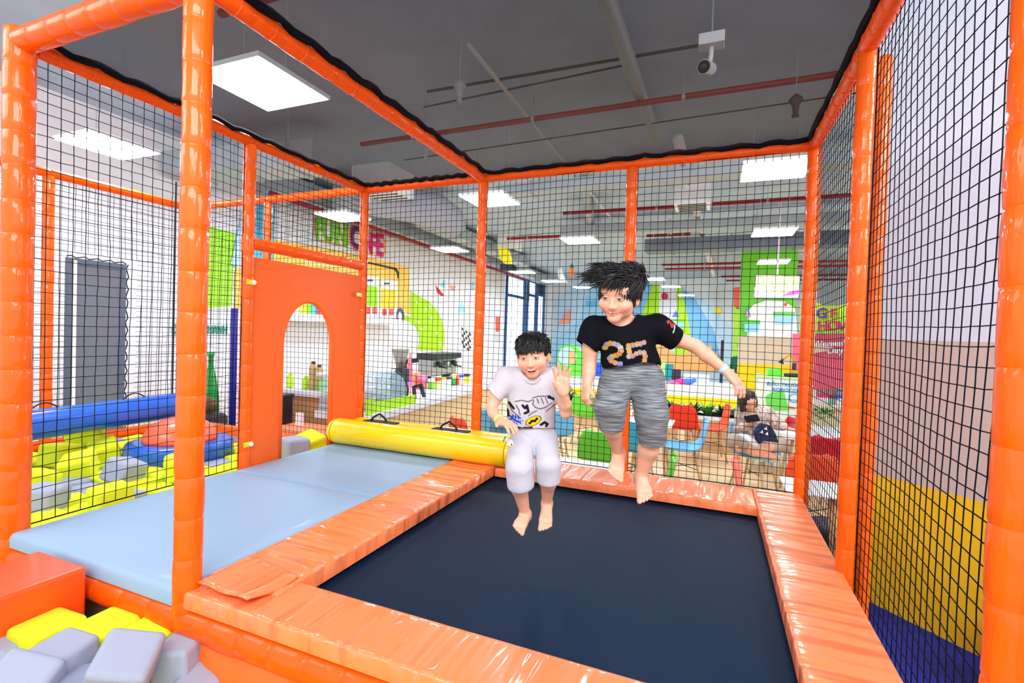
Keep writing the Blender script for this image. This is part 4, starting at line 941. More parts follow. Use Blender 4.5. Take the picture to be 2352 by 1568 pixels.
m = MB(); m.box((-.12, -.05, 0), (.12, .05, .05)); m.build('track', DARK, ex, bevel=.02)
m = MB(); m.box((-.03, -.045, .05), (.12, .045, .11)); m.build('chassis', YE_, ex, bevel=.008)
m = MB(); m.box((-.02, -.03, .11), (.03, .03, .2)); m.build('cab', DARK, ex, bevel=.008)
m = MB(); m.tube([(.02, 0, .1), (.0, 0, .24), (-.05, 0, .33), (-.14, 0, .24)], [.02, .022, .02, .014], 6); m.build('arm', YE_, ex)
m = MB(); m.add([(-.14, -.03, .26), (-.14, .03, .26), (-.2, -.03, .2), (-.2, .03, .2), (-.13, -.03, .17), (-.13, .03, .17)], [(0, 1, 3, 2), (2, 3, 5, 4), (0, 2, 4), (1, 5, 3), (0, 4, 5, 1)]); m.build('bucket', DARK, ex)
gb = at_y(1778, 852, yb2+.3); m = MB(); m.box((gb[0]-.09, yb2+.15, zt+.02), (gb[0]+.09, yb2+.35, zt+.12)); solo(m, 'green_box', mat('paint_90_226_60', (90, 226, 60), .4), 'bright green toy box beside the toy excavator', 'box', bevel=.008)
# play table ledge with yellow band
y_l = 8.9; xl0 = at_y(1255, 890, y_l)[0]; xl1 = at_y(1694, 890, y_l)[0]
zt = at_y(1600, 886, y_l)[2]; zm = at_y(1600, 911, y_l)[2]; zy = at_y(1600, 931, y_l)[2]
lg = thing('play_table', 'long white play table with a yellow band, behind the planters', 'play table', ((xl0+xl1)/2, y_l, FL))
for nm, a, b, M in (('white_rim', zm, zt, WHITE_GLOSS), ('yellow_band', zy, zm, mat('paint_255_230_0', (255, 230, 0), .5)), ('white_base', FL, zy, WHITE)):
    m = MB(); m.box((xl0, y_l, a), (xl1, y_l+1.2, b)); o = m.build(nm, M); adopt(lg, o)
def toy_dino(u, rgb, lab, s=.1):
    p = at_y(u, 884, y_l+.2); t = thing('toy_animal', lab, 'toy', (p[0], y_l+.2, zt)); M = mat('paint_%d_%d_%d' % rgb, rgb, .4)
    m = MB(); m.ell((0, 0, s*.5), (s, s*.45, s*.5), 14); m.build('toy_body', M, t, smooth=True)
    m = MB(); m.ell((s*.9, 0, s*.75), (s*.45, s*.35, s*.35), 12); m.build('toy_head', M, t, smooth=True)
    m = MB(); m.tube([(-s*.8, 0, s*.5), (-s*1.6, 0, s*.4), (-s*2, 0, s*.7)], [s*.3, s*.15, s*.04], 8); m.build('toy_tail', M, t, smooth=True)
toy_dino(1545, (250, 110, 180), 'small pink toy animal on the white play table', .07)
toy_dino(1566, (250, 60, 150), 'magenta toy animal on the white play table', .11)
toy_dino(1580, (70, 130, 230), 'blue toy fish beside the magenta toy', .12)
for k, (u, v, rgb, w, h, lab) in enumerate(((1537, 862, (10, 150, 160), .14, .35, 'teal box standing at the back of the play table'), (1553, 868, (60, 40, 50), .18, .24, 'dark brown box beside the teal box'), (1523, 864, (190, 240, 130), .1, .4, 'pale lime block beside the teal box'), (1370, 850, (40, 90, 220), .3, .3, 'blue toy crate behind the arm of the boy in black'), (1600, 872, (225, 232, 240), .5, .16, 'pale grey tray box on the play table'))):
    p = at_y(u, v, y_l+.9); m = MB(); m.box((p[0]-w/2, y_l+.8, zt), (p[0]+w/2, y_l+1.0, zt+h)); solo(m, 'toy_box', mat('paint_%d_%d_%d' % rgb, rgb, .5), lab, 'box', bevel=.006)
m = MB(); p = at_y(1659, 800, 10); m.box((p[0]-.03, 9.98, FL+.78), (p[0]+.03, 10.04, at_y(1659, 781, 10)[2])); m.box((p[0]-.2, 9.95, FL+.8), (p[0]+.1, 10.07, FL+.84)); solo(m, 'display_post', mat('dark_navy', (20, 30, 60), .5), 'dark upright post at the right end of the play table', 'post')
gt = thing('toy_machine', 'lime green toy machine with a round window between the two boys', 'toy machine', (at_y(1310, 880, 8.95)[0], 9.4, zt))
p = at_y(1310, 818, 9.4)
m = MB(); x0 = at_y(1284, 850, 9.4)[0]; x1 = at_y(1337, 850, 9.4)[0]; m.box((x0, 9.3, zt), (x1, 9.6, p[2])); R = (x1-x0)/2
m.tube([(p[0], 9.292, p[2]), (p[0], 9.605, p[2])], R, 28); o = m.build('machine_body', mat('paint_110_230_70', (110, 230, 70), .35)); adopt(gt, o)
m = MB(); m.tube([(p[0]-.03, 9.27, p[2]), (p[0]-.03, 9.288, p[2])], R*.78, 28); o = m.build('round_window', mat('paint_190_226_236', (190, 226, 236), .2)); adopt(gt, o)
m = MB(); m.box((p[0], 9.255, p[2]-.15), (p[0]+R*.55, 9.268, p[2]+.12)); o = m.build('orange_picture', mat('paint_252_184_116', (252, 184, 116), .5)); adopt(gt, o)

# chairs, tables ------------------------------------------------------
CH = {'blue': (110, 190, 236), 'teal': (60, 160, 200), 'green': (106, 214, 60), 'red': (238, 50, 24), 'orange': (255, 90, 48), 'salmon': (255, 124, 104), 'crimson': (214, 16, 40)}
def chair(x, y, face, col, label, z0=FL, s=1.0):
    """moulded shell chair; face = direction it looks, degrees from +x"""
    t = thing('shell_chair', label, 'chair', (x, y, z0), math.radians(face+90), 'moulded shell chairs with wooden legs'); t.scale = (s, s, s)
    prof = [(-.225, .425, .19), (-.21, .447, .21), (-.15, .448, .225), (-.05, .437, .235), (.06, .437, .235), (.13, .455, .23), (.175, .50, .222), (.2, .57, .215), (.22, .65, .207), (.24, .73, .185), (.252, .785, .15), (.258, .815, .09)]
    V = []; F = []; nu = 12
    for (y_, z_, w) in prof:
        for i in range(nu+1):
            u = -1+2*i/nu; lift = .05*abs(u)**2.5; back = max(0, (z_-.5))/.32
            V.append((u*w, y_-lift*back*.9-(.0), z_+lift*(1-back*.8)))
    for a in range(len(prof)-1):
        for i in range(nu): k = a*(nu+1)+i; F.append((k, k+1, k+nu+2, k+nu+1))
    m = MB(); m.add(V, F); o = m.build('seat_shell', mat('chair_'+col, CH[col], .35), t, smooth=True)
    md = o.modifiers.new('s', 'SOLIDIFY'); md.thickness = .012; md.offset = -1
    for sx in (-1, 1):
        for (yy, ye) in ((-.13, -.2), (.12, .21)):
            m = MB(); m.tube([(sx*.12, yy, .425), (sx*.2, ye, .0)], [.017, .012], 8); m.build('leg', WOOD, t, smooth=True)
    m = MB()
    m.tube([(-.15, -.16, .26), (.15, .16, .24)], .005, 5); m.tube([(.15, -.16, .26), (-.15, .16, .24)], .005, 5); m.build('wire_brace', DARK, t)
    return t
def ch_top(u, v, face, col, label, back=.24):
    p = at_z(u, v, FL+.81); f = math.radians(face); return chair(p[0]+back*math.cos(f), p[1]+back*math.sin(f), face, col, label)
def ch_seat(u, v, face, col, label):
    p = at_z(u, v, FL+.45); return chair(p[0], p[1], face, col, label)
ch_top(1114, 940, 80, 'blue', 'light blue shell chair just right of the post behind the rollers, farther of two')
ch_top(1152, 968, 70, 'teal', 'light blue shell chair behind the bent arm of the boy in white')
ch_top(1048, 960, 60, 'orange', 'orange shell chair in front of the wooden counter, left of the cage post')
ch_top(1283, 943, 120, 'blue', 'light blue shell chair showing between the boy in white and the green chair')
ch_top(1340, 908, 88, 'green', 'green shell chair behind the hand of the boy in black')
ch_top(1392, 930, 60, 'blue', 'light blue shell chair between the two green chairs')
ch_top(1372, 992, 85, 'green', 'near green shell chair tucked under the white table behind the boy in black')
ch_top(1458, 970, 90, 'teal', 'blue shell chair seen between the legs of the boy in black')
ch_top(1568, 931, 92, 'red', 'red shell chair with its back to the net, right of the boy in black')
ch_seat(1572, 1030, 185, 'blue', 'light blue shell chair seen from the side in front of the red chair')
ch_seat(1632, 985, 190, 'orange', 'orange red shell chair seen from the side beside the seated woman')
woman_chair = ch_seat(1733, 1046, -28, 'blue', 'light blue shell chair the woman sits on')
ch_top(1549, 1049, 185, 'green', 'green shell chair with only its back top above the back pad')
ch_top(1688, 1055, -5, 'salmon', 'salmon shell chair with its back leaning left above the back pad')
ch_top(1822, 958, 150, 'crimson', 'crimson shell chair behind the table of the seated woman')
ch_top(1902, 1006, 60, 'crimson', 'crimson shell chair seen through the steep right net')
ch_top(1872, 1044, 80, 'orange', 'near orange shell chair across the far right corner post')
def table(x0, x1, y0, y1, label, h=.72):
    t = thing('cafe_table', label, 'table', ((x0+x1)/2, (y0+y1)/2, FL)); a, b = (x1-x0)/2, (y1-y0)/2
    m = MB(); m.box((-a, -b, h-.025), (a, b, h)); m.build('table_top', WHITE_GLOSS, t, bevel=.01)
    for sx in (-1, 1):
        for sy in (-1, 1):
            m = MB(); m.tube([(sx*(a-.12), sy*(b-.12), h-.025), (sx*(a-.06), sy*(b-.06), 0)], [.02, .014], 8); m.build('leg', WOOD, t, smooth=True)
    return t
zt_ = FL+.72
p = at_z(1262, 1045, zt_); q = at_z(1402, 1058, zt_); table(p[0], q[0]+.05, p[1]-.62, p[1], 'white cafe table just beyond the net between the two boys')
p = at_z(1440, 968, zt_); q = at_z(1545, 976, zt_); table(p[0], q[0], q[1]-.1, q[1]+.45, 'white cafe table left of the red chair, behind the boy in black')
p = at_z(1788, 990, zt_); table(p[0], p[0]+.7, p[1]-.35, p[1]+.25, 'white cafe table the seated woman rests her arm on')
p = at_z(1790, 1092, zt_); table(p[0], p[0]+.44, p[1]-.4, p[1], 'white cafe table nearest the far right corner post')
# planters
def planter(u0, u1, v, y, lab, seed, dark=True):
    p0 = at_y(u0, v, y); p1 = at_y(u1, v, y); zt = p0[2]; t = thing('planter', lab, 'planter', ((p0[0]+p1[0])/2, y, FL)); w = (p1[0]-p0[0])/2
    m = MB(); m.box((-w, -.15, 0), (w, .15, zt-FL)); m.build('planter_box', WOOD, t)
    m = MB(); m.box((-w-.01, -.16, zt-FL-.06), (w+.01, .16, zt-FL)); m.build('white_rim', WHITE, t)
    rs = random.Random(seed); npl = max(2, int(w*2/.22))
    for k in range(npl):
        x = -w+.1+(2*w-.2)*k/max(1, npl-1); pl = MB()
        for q in range(40):
            a = rs.uniform(0, 6.28); l = rs.uniform(.18, .32); e = rs.uniform(.3, 1.2); wd = rs.uniform(.026, .045)
            d = Vector((math.cos(a)*math.cos(e), math.sin(a)*math.cos(e), math.sin(e))); s_ = d.cross(Vector((0, 0, 1))).normalized()*wd; b = Vector((x, 0, zt-FL-.02))
            P = [b, b+d*l*.5+s_, b+d*l+Vector((0, 0, -.04)), b+d*l*.5-s_, b+d*l*.5+Vector((0, 0, -.008))]
            pl.add(P, [(0, 1, 4), (1, 2, 4), (2, 3, 4), (3, 0, 4)])
        pl.build('leafy_plant', mat('leaf_%d' % (k % 3), [(30, 110, 50), (80, 160, 50), (40, 70, 40)][k % 3], .45), t)
planter(1575, 1712, 948, 7.35, 'wooden planter of leafy plants left of the seated woman', 3)
planter(1455, 1560, 935, 7.7, 'wooden planter of leafy plants just behind the red chair, left end', 5)
planter(1296, 1400, 917, 8.4, 'wooden planter of leafy plants behind the green chair', 6)
pz = at_y(1893, 955, 6.4); m = MB(); rsx = random.Random(8); 
for q in range(60):
    a = rsx.uniform(0, 6.28); e = rsx.uniform(-.4, 1.4); r_ = rsx.uniform(.03, .12); d = Vector((math.cos(a)*math.cos(e), math.sin(a)*math.cos(e), math.sin(e)*.7)); b = Vector(pz)+d*r_
    s_ = d.cross(Vector((.1, .3, 1))).normalized()*.03; m.add([b, b+d*.03+s_, b+d*.07, b+d*.03-s_], [(0, 1, 2, 3)])
tp = thing('potted_plant', 'small round green potted plant seen through the steep right net', 'plant', (pz[0], pz[1], FL)); o = m.build('foliage', MATS['leaf_1']); adopt(tp, o)
m = MB(); m.tube([(pz[0], pz[1], pz[2]), (pz[0], pz[1], pz[2]-.16)], .006, 5); o = m.build('stem', WOOD); adopt(tp, o)
m = MB(); m.lathe([(.12, FL-pz[2]), (.14, -.35), (.16, -.14)], 16, c=pz); o = m.build('pot', WHITE_GLOSS, smooth=True); adopt(tp, o)

# cafe counter -----------------------------------------------------------
cz = .1
CWHITE = mat('counter_white', (226, 230, 238), .3)
ct = thing('counter', 'long pale topped wooden counter beyond the net above the rollers', 'counter', (-.6, 4.6, FL))
m = MB(); m.prism([(-.16, 2.75, cz-.07), (-.54, 6.9, cz-.07), (-1.8, 6.9, cz-.07), (-1.8, 4.3, cz-.07), (-.95, 4.25, cz-.07), (-.85, 2.75, cz-.07)], (0, 0, .07)); adopt(ct, m.build('counter_top', CWHITE))
m = MB(); m.prism([(-.22, 2.9, FL), (-.59, 6.8, FL), (-1.75, 6.8, FL), (-1.75, 4.35, FL), (-.9, 4.3, FL), (-.8, 2.9, FL)], (0, 0, cz-.07-FL)); adopt(ct, m.build('counter_front', mat('counter_wood', (236, 206, 158), .5, bump=.1, bscale=5, var=.15)))
ct = thing('counter', 'brown side counter with a grey white top seen through the arch', 'counter', (-1.9, 3.9, FL))
m = MB(); m.box((-3.1, 3.6, cz-.02), (-1.25, 4.2, cz+.05)); adopt(ct, m.build('counter_top', CWHITE))
m = MB(); m.box((-3.1, 3.65, FL), (-1.25, 4.2, cz-.02)); adopt(ct, m.build('counter_front', mat('counter_brown', (190, 140, 96), .55)))
m = MB(); m.box((-1.8, 3.0, -.3), (-.95, 3.5, -.22)); m.box((-1.75, 3.05, FL), (-1.0, 3.45, -.3)); solo(m, 'low_counter', mat('counter_coral', (250, 140, 96), .5), 'low salmon counter block seen at the right of the arch', 'counter')
p = at_y(644, 940, 3.3); m = MB(); m.box((p[0]-.1, 3.2, FL), (p[0]+.1, 3.4, at_y(644, 910, 3.3)[2])); m.box((p[0]-.11, 3.19, at_y(644, 912, 3.3)[2]), (p[0]+.11, 3.41, at_y(644, 904, 3.3)[2])); solo(m, 'waste_bin', mat('bin_black', (26, 26, 30), .4), 'black bin at the left of the arch opening', 'bin', bevel=.008)
p = at_y(688, 975, 3.3); m = MB(); m.box((p[0]-.045, 3.28, FL), (p[0]+.045, 3.32, at_y(688, 948, 3.3)[2])); solo(m, 'pamphlet_stand', WHITE_GLOSS, 'small white stand on the floor seen through the arch', 'stand')
# wall shelf
a = wl(640, 728, -3.6); b = wl(925, 728, -3.6)
m = MB(); m.box((-4, a[1], a[2]-.05), (-3.6, b[1], a[2]+.08)); solo(m, 'wall_shelf', WHITE_GLOSS, 'long white shelf on the left wall above the glass case', 'shelf')
for k, (u, rgb, lab) in enumerate(((668, (250, 240, 180), 'cream box on the wall shelf, left in the arch'), (686, (255, 214, 60), 'yellow box on the wall shelf in the arch'), (700, (140, 220, 60), 'green box on the wall shelf in the arch'), (714, (90, 200, 220), 'teal box on the wall shelf in the arch'), (733, (236, 90, 80), 'red box on the wall shelf in the arch'))):
    p = wl(u, 718, -3.75); m = MB(); m.box((-3.85, p[1]-.1, a[2]+.08), (-3.65-.011*k, p[1]+.1-.012*k, a[2]+.26+.012*k)); solo(m, 'shelf_box', mat('paint_%d_%d_%d' % rgb, rgb, .5), lab, 'box')
# counter items: positions by x, y on the counter
def on_counter(u, v):
    p = at_z(u, v, cz); return p[0], p[1]
GLASS = mat('display_glass', (190, 215, 225), .08, alpha=.35); LIME = mat('paint_180_236_40', (180, 236, 40), .5)
x, y = on_counter(868, 925)
dc = thing('display_case', 'curved glass display case on the counter', 'display case', (-.62, 3.2, cz))
m = MB(); m.box((-.22, -.42, 0), (.26, .5, .05)); m.build('case_base', GREY_METAL, dc)
prof = [(.26, .05), (.27, .18), (.22, .3), (.1, .37), (-.2, .38)]
V = []; F = []
for (px_, pz_) in prof: V += [(px_, -.42, pz_), (px_, .5, pz_)]
for i in range(len(prof)-1): F.append((2*i, 2*i+2, 2*i+3, 2*i+1))
m = MB(); m.add(V, F); o = m.build('curved_glass', GLASS, dc, smooth=True); md = o.modifiers.new('s', 'SOLIDIFY'); md.thickness = .006
for yy in (-.42, .5):
    m = MB(); m.prism([(-.2, yy, .05)]+[(a_, yy, b_) for a_, b_ in prof], (0, .008, 0)); m.build('end_glass', GLASS, dc)
for zz in (.15, .26):
    m = MB(); m.box((-.2, -.41, zz), (.2, .49, zz+.008)); m.build('glass_shelf', GLASS, dc)
m = MB(); m.tube([(.27, .5, .05), (.28, .5, .18), (.23, .5, .3), (.1, .5, .385)], .012, 6); m.build('dark_edge', DARK, dc)
m = MB(); m.box((-.22, -.45, .37), (.08, .52, .4)); m.build('case_top', WHITE_GLOSS, dc)
m = MB(); m.box((-.28, 2.98, cz), (-.26, 3.75, cz+.11)); o = solo(m, 'counter_placard', LIME, 'long lime green placard leaning in front of the glass case', 'placard')
m = MB(); m.box((-.235, 2.8, cz), (-.22, 2.93, cz+.16)); solo(m, 'counter_placard', LIME, 'small lime green placard at the near end of the counter', 'placard')
def counter_box(u, v, w, d, h, rgb, lab, nm='snack_pack', top=None):
    x, y = on_counter(u, v); t = thing(nm, lab, 'pack', (x, y, cz)); m = MB(); m.box((-w/2, -d/2, 0), (w/2, d/2, h)); m.build('pack_body', mat('paint_%d_%d_%d' % rgb, rgb, .45), t, bevel=.004)
    if top: m = MB(); m.box((-w/2-.002, -d/2-.002, h*.75), (w/2+.002, d/2+.002, h+.003)); m.build('pack_lid', mat('paint_%d_%d_%d' % top, top, .45), t)
counter_box(938, 905, .09, .1, .16, (250, 190, 170), 'pink lidded jar beside the orange carton on the counter', 'candy_jar', (250, 120, 220))
counter_box(969, 893, .1, .12, .2, (246, 120, 130), 'pink and red candy jar right of the tablet frame', 'candy_jar', (250, 150, 230))
counter_box(951, 893, .05, .30, .24, (252, 170, 104), 'orange carton beside the dark frame on the counter', 'carton')
for i, (u, c1, c2, lb) in enumerate(((990, (120, 210, 60), (240, 240, 240), 'green and white'), (1004, (236, 226, 120), (240, 60, 50), 'cream with a red top'), (1017, (250, 250, 240), (250, 220, 60), 'white with a yellow top'), (1029, (226, 226, 230), (60, 60, 140), 'pale with a dark top'), (1039, (20, 160, 70), (250, 240, 60), 'dark green'), (1047, (220, 40, 50), (250, 130, 60), 'red'), (1058, (250, 230, 225), (60, 90, 220), 'white with a blue top'), (1072, (250, 226, 60), (60, 60, 60), 'yellow with a dark top'))):
    counter_box(u, 893-(u-990)*.17, .07, .09, .15, c1, lb+' snack pack in the row on the far counter', top=c2)
def upright(pts, y, th, M, nm, lab, cat):
    m = MB(); m.prism([at_y(u, v, y) for u, v in pts], (0, th, 0)); return solo(m, nm, M, lab, cat)
NAVY = mat('navy_plastic', (40, 40, 60), .4)
upright([(948, 916), (946, 886), (968, 880), (976, 912), (970, 912), (962, 888), (952, 890), (954, 916)], at_z(950, 916, cz)[1], .03, NAVY, 'tablet_frame', 'small dark angular frame standing on the counter', 'frame')
upright([(925, 892), (914, 840), (920, 826), (958, 822), (958, 832), (930, 836), (932, 878)], at_z(925, 892, cz)[1], .05, NAVY, 'canopy_frame', 'large dark angular frame beside the orange carton', 'frame')
# espresso machine
x, y = -1.36, 6.2
em = thing('espresso_machine', 'chrome espresso machine with black trim on the back of the counter', 'coffee machine', (x, y, cz)); em.scale = (.8, .85, .95)
CHR = mat('chrome', (190, 188, 180), .25, metal=.8)
m = MB(); m.box((-.25, -.5, .12), (.1, .5, .42)); m.build('machine_body', CHR, em, bevel=.02)
m = MB(); m.box((-.27, -.52, .42), (.2, .52, .52)); m.build('top_rail', DARK, em, bevel=.01)
m = MB(); m.box((.1, -.48, .02), (.26, .48, .09)); m.build('drip_tray', DARK, em)
for i in range(3):
    m = MB(); yy = -.3+.3*i; m.tube([(.12, yy, .34), (.17, yy, .34), (.17, yy, .27)], [.045, .045, .04], 12); m.tube([(.17, yy, .29), (.33, yy, .27)], .014, 6); m.build('group_head', CHR if i % 2 else DARK, em, smooth=True)
for yy in (-.4, .4):
    m = MB(); m.box((-.2, yy-.03, 0), (.0, yy+.03, .12)); m.build('foot', DARK, em)
gr = thing('coffee_grinder', 'coffee grinder with a clear hopper left of the espresso machine', 'grinder', (-.95, 4.4, cz))
m = MB(); m.box((-.1, -.09, 0), (.1, .09, .35)); m.build('grinder_body', DARK, gr, bevel=.02)
m = MB(); m.lathe([(.05, .35), (.12, .6), (.125, .61), (.001, .615)], 16); m.build('hopper', mat('smoky_plastic', (150, 140, 120), .15, alpha=.6), gr, smooth=True)
m = MB(); p = at_x(942, 815, -1.0); m.lathe([(.08, cz-p[2]), (.06, cz-p[2]+.2), (.012, cz-p[2]+.55)], 16, c=p); solo(m, 'party_cone', mat('paint_246_120_130', (246, 120, 130), .5), 'pink paper cone behind the dark frame', 'cone', smooth=True)
for k, (u, v, rgb, h, lab) in enumerate(((612, 880, (60, 200, 180), .12, 'teal container on the side counter in the arch'), (667, 876, (200, 236, 60), .16, 'yellow green bottle on the side counter in the arch'), (703, 872, (190, 230, 30), .14, 'lime jug on the side counter in the arch'), (741, 872, (120, 230, 50), .13, 'bright green jug at the right of the arch'), (719, 868, (200, 170, 110), .34, 'tan canister with a black top in the arch'), (733, 868, (196, 164, 108), .3, 'second tan canister right of the taller one'))):
    p = at_y(u, v, 3.8); t = thing('container', lab, 'container', (p[0], 3.8, cz+.05)); m = MB(); m.lathe([(.035, 0), (.05, .01), (.052, h*.8), (.03, h), (.001, h)], 14); m.build('container_body', mat('paint_%d_%d_%d' % rgb, rgb, .4), t, smooth=True)
    m = MB(); m.lathe([(.028, h), (.028, h+.03), (.001, h+.03)], 12); m.build('lid', DARK if k > 3 else mat('paint_%d_%d_%d' % rgb, rgb, .4), t)
# red packs on a low shelf in front of the counter
m = MB(); m.box((-.35, 2.62, -.2), (-.12+.3, 2.86, -.17)); m.box((-.3, 2.64, FL), (.12, 2.84, -.2)); solo(m, 'low_shelf', WHITE_GLOSS, 'white low shelf holding red packs behind the rollers', 'shelf')
for k in range(7):
    m = MB(); xx = -.32+k*.07; m.box((xx, 2.66, -.17), (xx+.055, 2.8, -.17+.09+.015*(k % 2))); solo(m, 'snack_pack', mat('pack_red', (226, 60, 50), .4) if k != 1 else mat('pack_green', (60, 180, 60), .4), ('red' if k != 1 else 'green')+' snack pack on the low shelf behind the rollers' + (', left end' if k == 0 else ''), 'pack', group='snack packs on the low shelf' if k > 1 else None)

pb = at_z(1905, 1200, FL+.35); m = MB(); m.lathe([(.14, FL-pb[2]), (.17, FL-pb[2]+.02), (.17, -.04), (.15, 0), (.001, .005)], 20, c=pb); solo(m, 'round_stool', mat('stool_grey', (52, 58, 70), .6), 'dark grey round stool on the floor beyond the steep right net', 'stool', smooth=True)
# ---------------------------------------------------------------- sculpted figures
def HP(u, v, d): return at_d(u, v, d)
class Clay:
    """smooth blended solids sampled on a grid and skinned as one continuous surface"""
    def __init__(s, h=.003): s.h = h; s.p = []
    def cone(s, a, b, ra, rb, k=.012, flat=None, op='+'):
        s.p.append(('c', np.array(a, float), np.array(b, float), ra, rb, k, flat, op)); return s
    def ell(s, c, r, k=.012, fr=None, op='+'):
        fr = fr if fr is not None else np.eye(3)
        s.p.append(('e', np.array(c, float), np.array(r, float), np.array(fr, float), None, k, None, op)); return s
    def chain(s, P, R, k=.012, flat=None, op='+'):
        for i in range(len(P)-1): s.cone(P[i], P[i+1], R[i], R[i+1], k, flat, op)
        return s
    def cut(s, o, n, k=.004):   # remove what lies on the +n side of the plane
        s.p.append(('p', np.array(o, float), np.array(n, float)/np.linalg.norm(n), None, None, k, None, 'x')); return s
    def bounds(s, q, pad):
        if q[0] == 'c':
            r = max(q[3], q[4])*1.05; lo = np.minimum(q[1], q[2])-r; hi = np.maximum(q[1], q[2])+r
        else:
            r = np.abs(q[3]).T @ q[2] if q[3] is not None else q[2]
            r = np.sqrt(((q[3].T*q[2])**2).sum(1)); lo = q[1]-r; hi = q[1]+r
        return lo-pad, hi+pad
    def mesh(s):
        h = s.h; los = []; his = []
        for q in s.p:
            if q[7] == '+':
                a, b = s.bounds(q, 3*h); los.append(a); his.append(b)
        lo = np.min(los, 0); hi = np.max(his, 0); N = np.ceil((hi-lo)/h).astype(int)+1
        D = np.full(N, .5, np.float32)
        for q in s.p:
            k = q[5]
            if q[0] == 'p': i0 = np.zeros(3, int); i1 = N
            else:
                a, b = s.bounds(q, k+.02)
                i0 = np.clip(np.floor((a-lo)/h).astype(int), 0, N); i1 = np.clip(np.ceil((b-lo)/h).astype(int), 0, N)
            if (i1 <= i0).any(): continue
            X = [lo[j]+h*np.arange(i0[j], i1[j], dtype=np.float32) for j in range(3)]
            X = np.stack(np.meshgrid(*X, indexing='ij'), -1).astype(np.float32)
            if q[0] == 'c':
                a, b, ra, rb, fl = q[1], q[2], q[3], q[4], q[6]
                P = X-a.astype(np.float32); ab = (b-a).astype(np.float32)
                if fl is not None:
                    n, sc = fl; n = np.array(n, np.float32); P = P+((1/sc-1)*(P@n))[..., None]*n; ab = ab+(1/sc-1)*float(ab@n)*n
                t = np.clip((P@ab)/max(1e-9, float(ab@ab)), 0, 1)
                d = np.sqrt(((P-t[..., None]*ab)**2).sum(-1))-(ra+(rb-ra)*t)
            elif q[0] == 'e':
                P = (X-q[1].astype(np.float32))@q[3].T.astype(np.float32); r = q[2].astype(np.float32)
                k0 = np.sqrt(((P/r)**2).sum(-1)); k1 = np.sqrt(((P/(r*r))**2).sum(-1))+1e-6; d = k0*(k0-1)/k1
            else: d = (X-q[1].astype(np.float32))@q[2].astype(np.float32)
            sl = tuple(slice(i0[j], i1[j]) for j in range(3)); E_ = D[sl]
            if q[7] == '+':
                hh = np.clip(.5+.5*(E_-d)/k, 0, 1); D[sl] = E_*(1-hh)+d*hh-k*hh*(1-hh)
            else:
                dd = -d if q[7] == '-' else d
                hh = np.clip(.5-.5*(E_-dd)/k, 0, 1); D[sl] = E_*(1-hh)+dd*hh+k*hh*(1-hh)
        D[0] = D[-1] = .5; D[:, 0] = D[:, -1] = .5; D[:, :, 0] = D[:, :, -1] = .5
        I = D < 0
        cs = np.zeros(np.array(N)-1, np.int8)
        for a in (0, 1):
            for b in (0, 1):
                for c in (0, 1): cs += I[a:N[0]-1+a, b:N[1]-1+b, c:N[2]-1+c]
        act = np.argwhere((cs > 0) & (cs < 8)); vid = np.full(cs.shape, -1, np.int32); vid[tuple(act.T)] = np.arange(len(act))
        acc = np.zeros((len(act), 3)); cnt = np.zeros(len(act))
        for ax in range(3):
            o1, o2 = [j for j in range(3) if j != ax]
            for a in (0, 1):
                for b in (0, 1):
                    p0 = act.copy(); p0[:, o1] += a; p0[:, o2] += b; p1 = p0.copy(); p1[:, ax] += 1
                    d0 = D[tuple(p0.T)]; d1 = D[tuple(p1.T)]; mk = (d0 < 0) != (d1 < 0)
                    t = d0[mk]/(d0[mk]-d1[mk]); q_ = p0[mk].astype(float); q_[:, ax] += t; acc[mk] += q_; cnt[mk] += 1
        V = lo+h*(acc/cnt[:, None])
        F = []
        for ax in range(3):
            o1, o2 = (ax+1) % 3, (ax+2) % 3
            s0 = [slice(1, n-1) for n in N]; s1 = list(s0); s0[ax] = slice(0, N[ax]-1); s1[ax] = slice(1, N[ax])
            A = I[tuple(s0)]; B = I[tuple(s1)]; off = np.ones(3, int); off[ax] = 0
            for flip, mk in ((False, A & ~B), (True, ~A & B)):
                e = np.argwhere(mk)+off; c = []
                for (a, b) in ((-1, -1), (0, -1), (0, 0), (-1, 0)):
                    x = e.copy(); x[:, o1] += a; x[:, o2] += b; c.append(vid[tuple(x.T)])
                q_ = np.stack(c, 1); F.append(q_[:, ::-1] if flip else q_)
        F = np.concatenate(F); F = F[(F >= 0).all(1)]
        return V, F
def mesh_obj(name, V, F, M, parent=None, col=None, wr=None):
    me = bpy.data.meshes.new(name); me.vertices.add(len(V)); me.vertices.foreach_set('co', V.astype(np.float32).ravel())
    me.loops.add(F.size); me.loops.foreach_set('vertex_index', F.astype(np.int32).ravel()); me.polygons.add(len(F))
    me.polygons.foreach_set('loop_start', np.arange(len(F), dtype=np.int32)*4); me.polygons.foreach_set('loop_total', np.full(len(F), 4, np.int32))
    me.update(calc_edges=True)
    if wr is not None:
        n = np.empty(len(V)*3, np.float32); me.vertices.foreach_get('normal', n); n = n.reshape(-1, 3)
        V2 = V+n*wr(V)[:, None]; me.vertices.foreach_set('co', V2.astype(np.float32).ravel()); me.update()
    me.polygons.foreach_set('use_smooth', [True]*len(me.polygons)); me.materials.append(M)
    if col is not None:
        n = np.empty(len(V)*3, np.float32); me.vertices.foreach_get('normal', n); n = n.reshape(-1, 3)
        c = col(V, n); at = me.color_attributes.new('Col', 'FLOAT_COLOR', 'POINT'); at.data.foreach_set('color', np.concatenate([c, np.ones((len(V), 1))], 1).astype(np.float32).ravel())
    o = bpy.data.objects.new(name, me); COL.objects.link(o)
    if parent: adopt(parent, o)
    return o
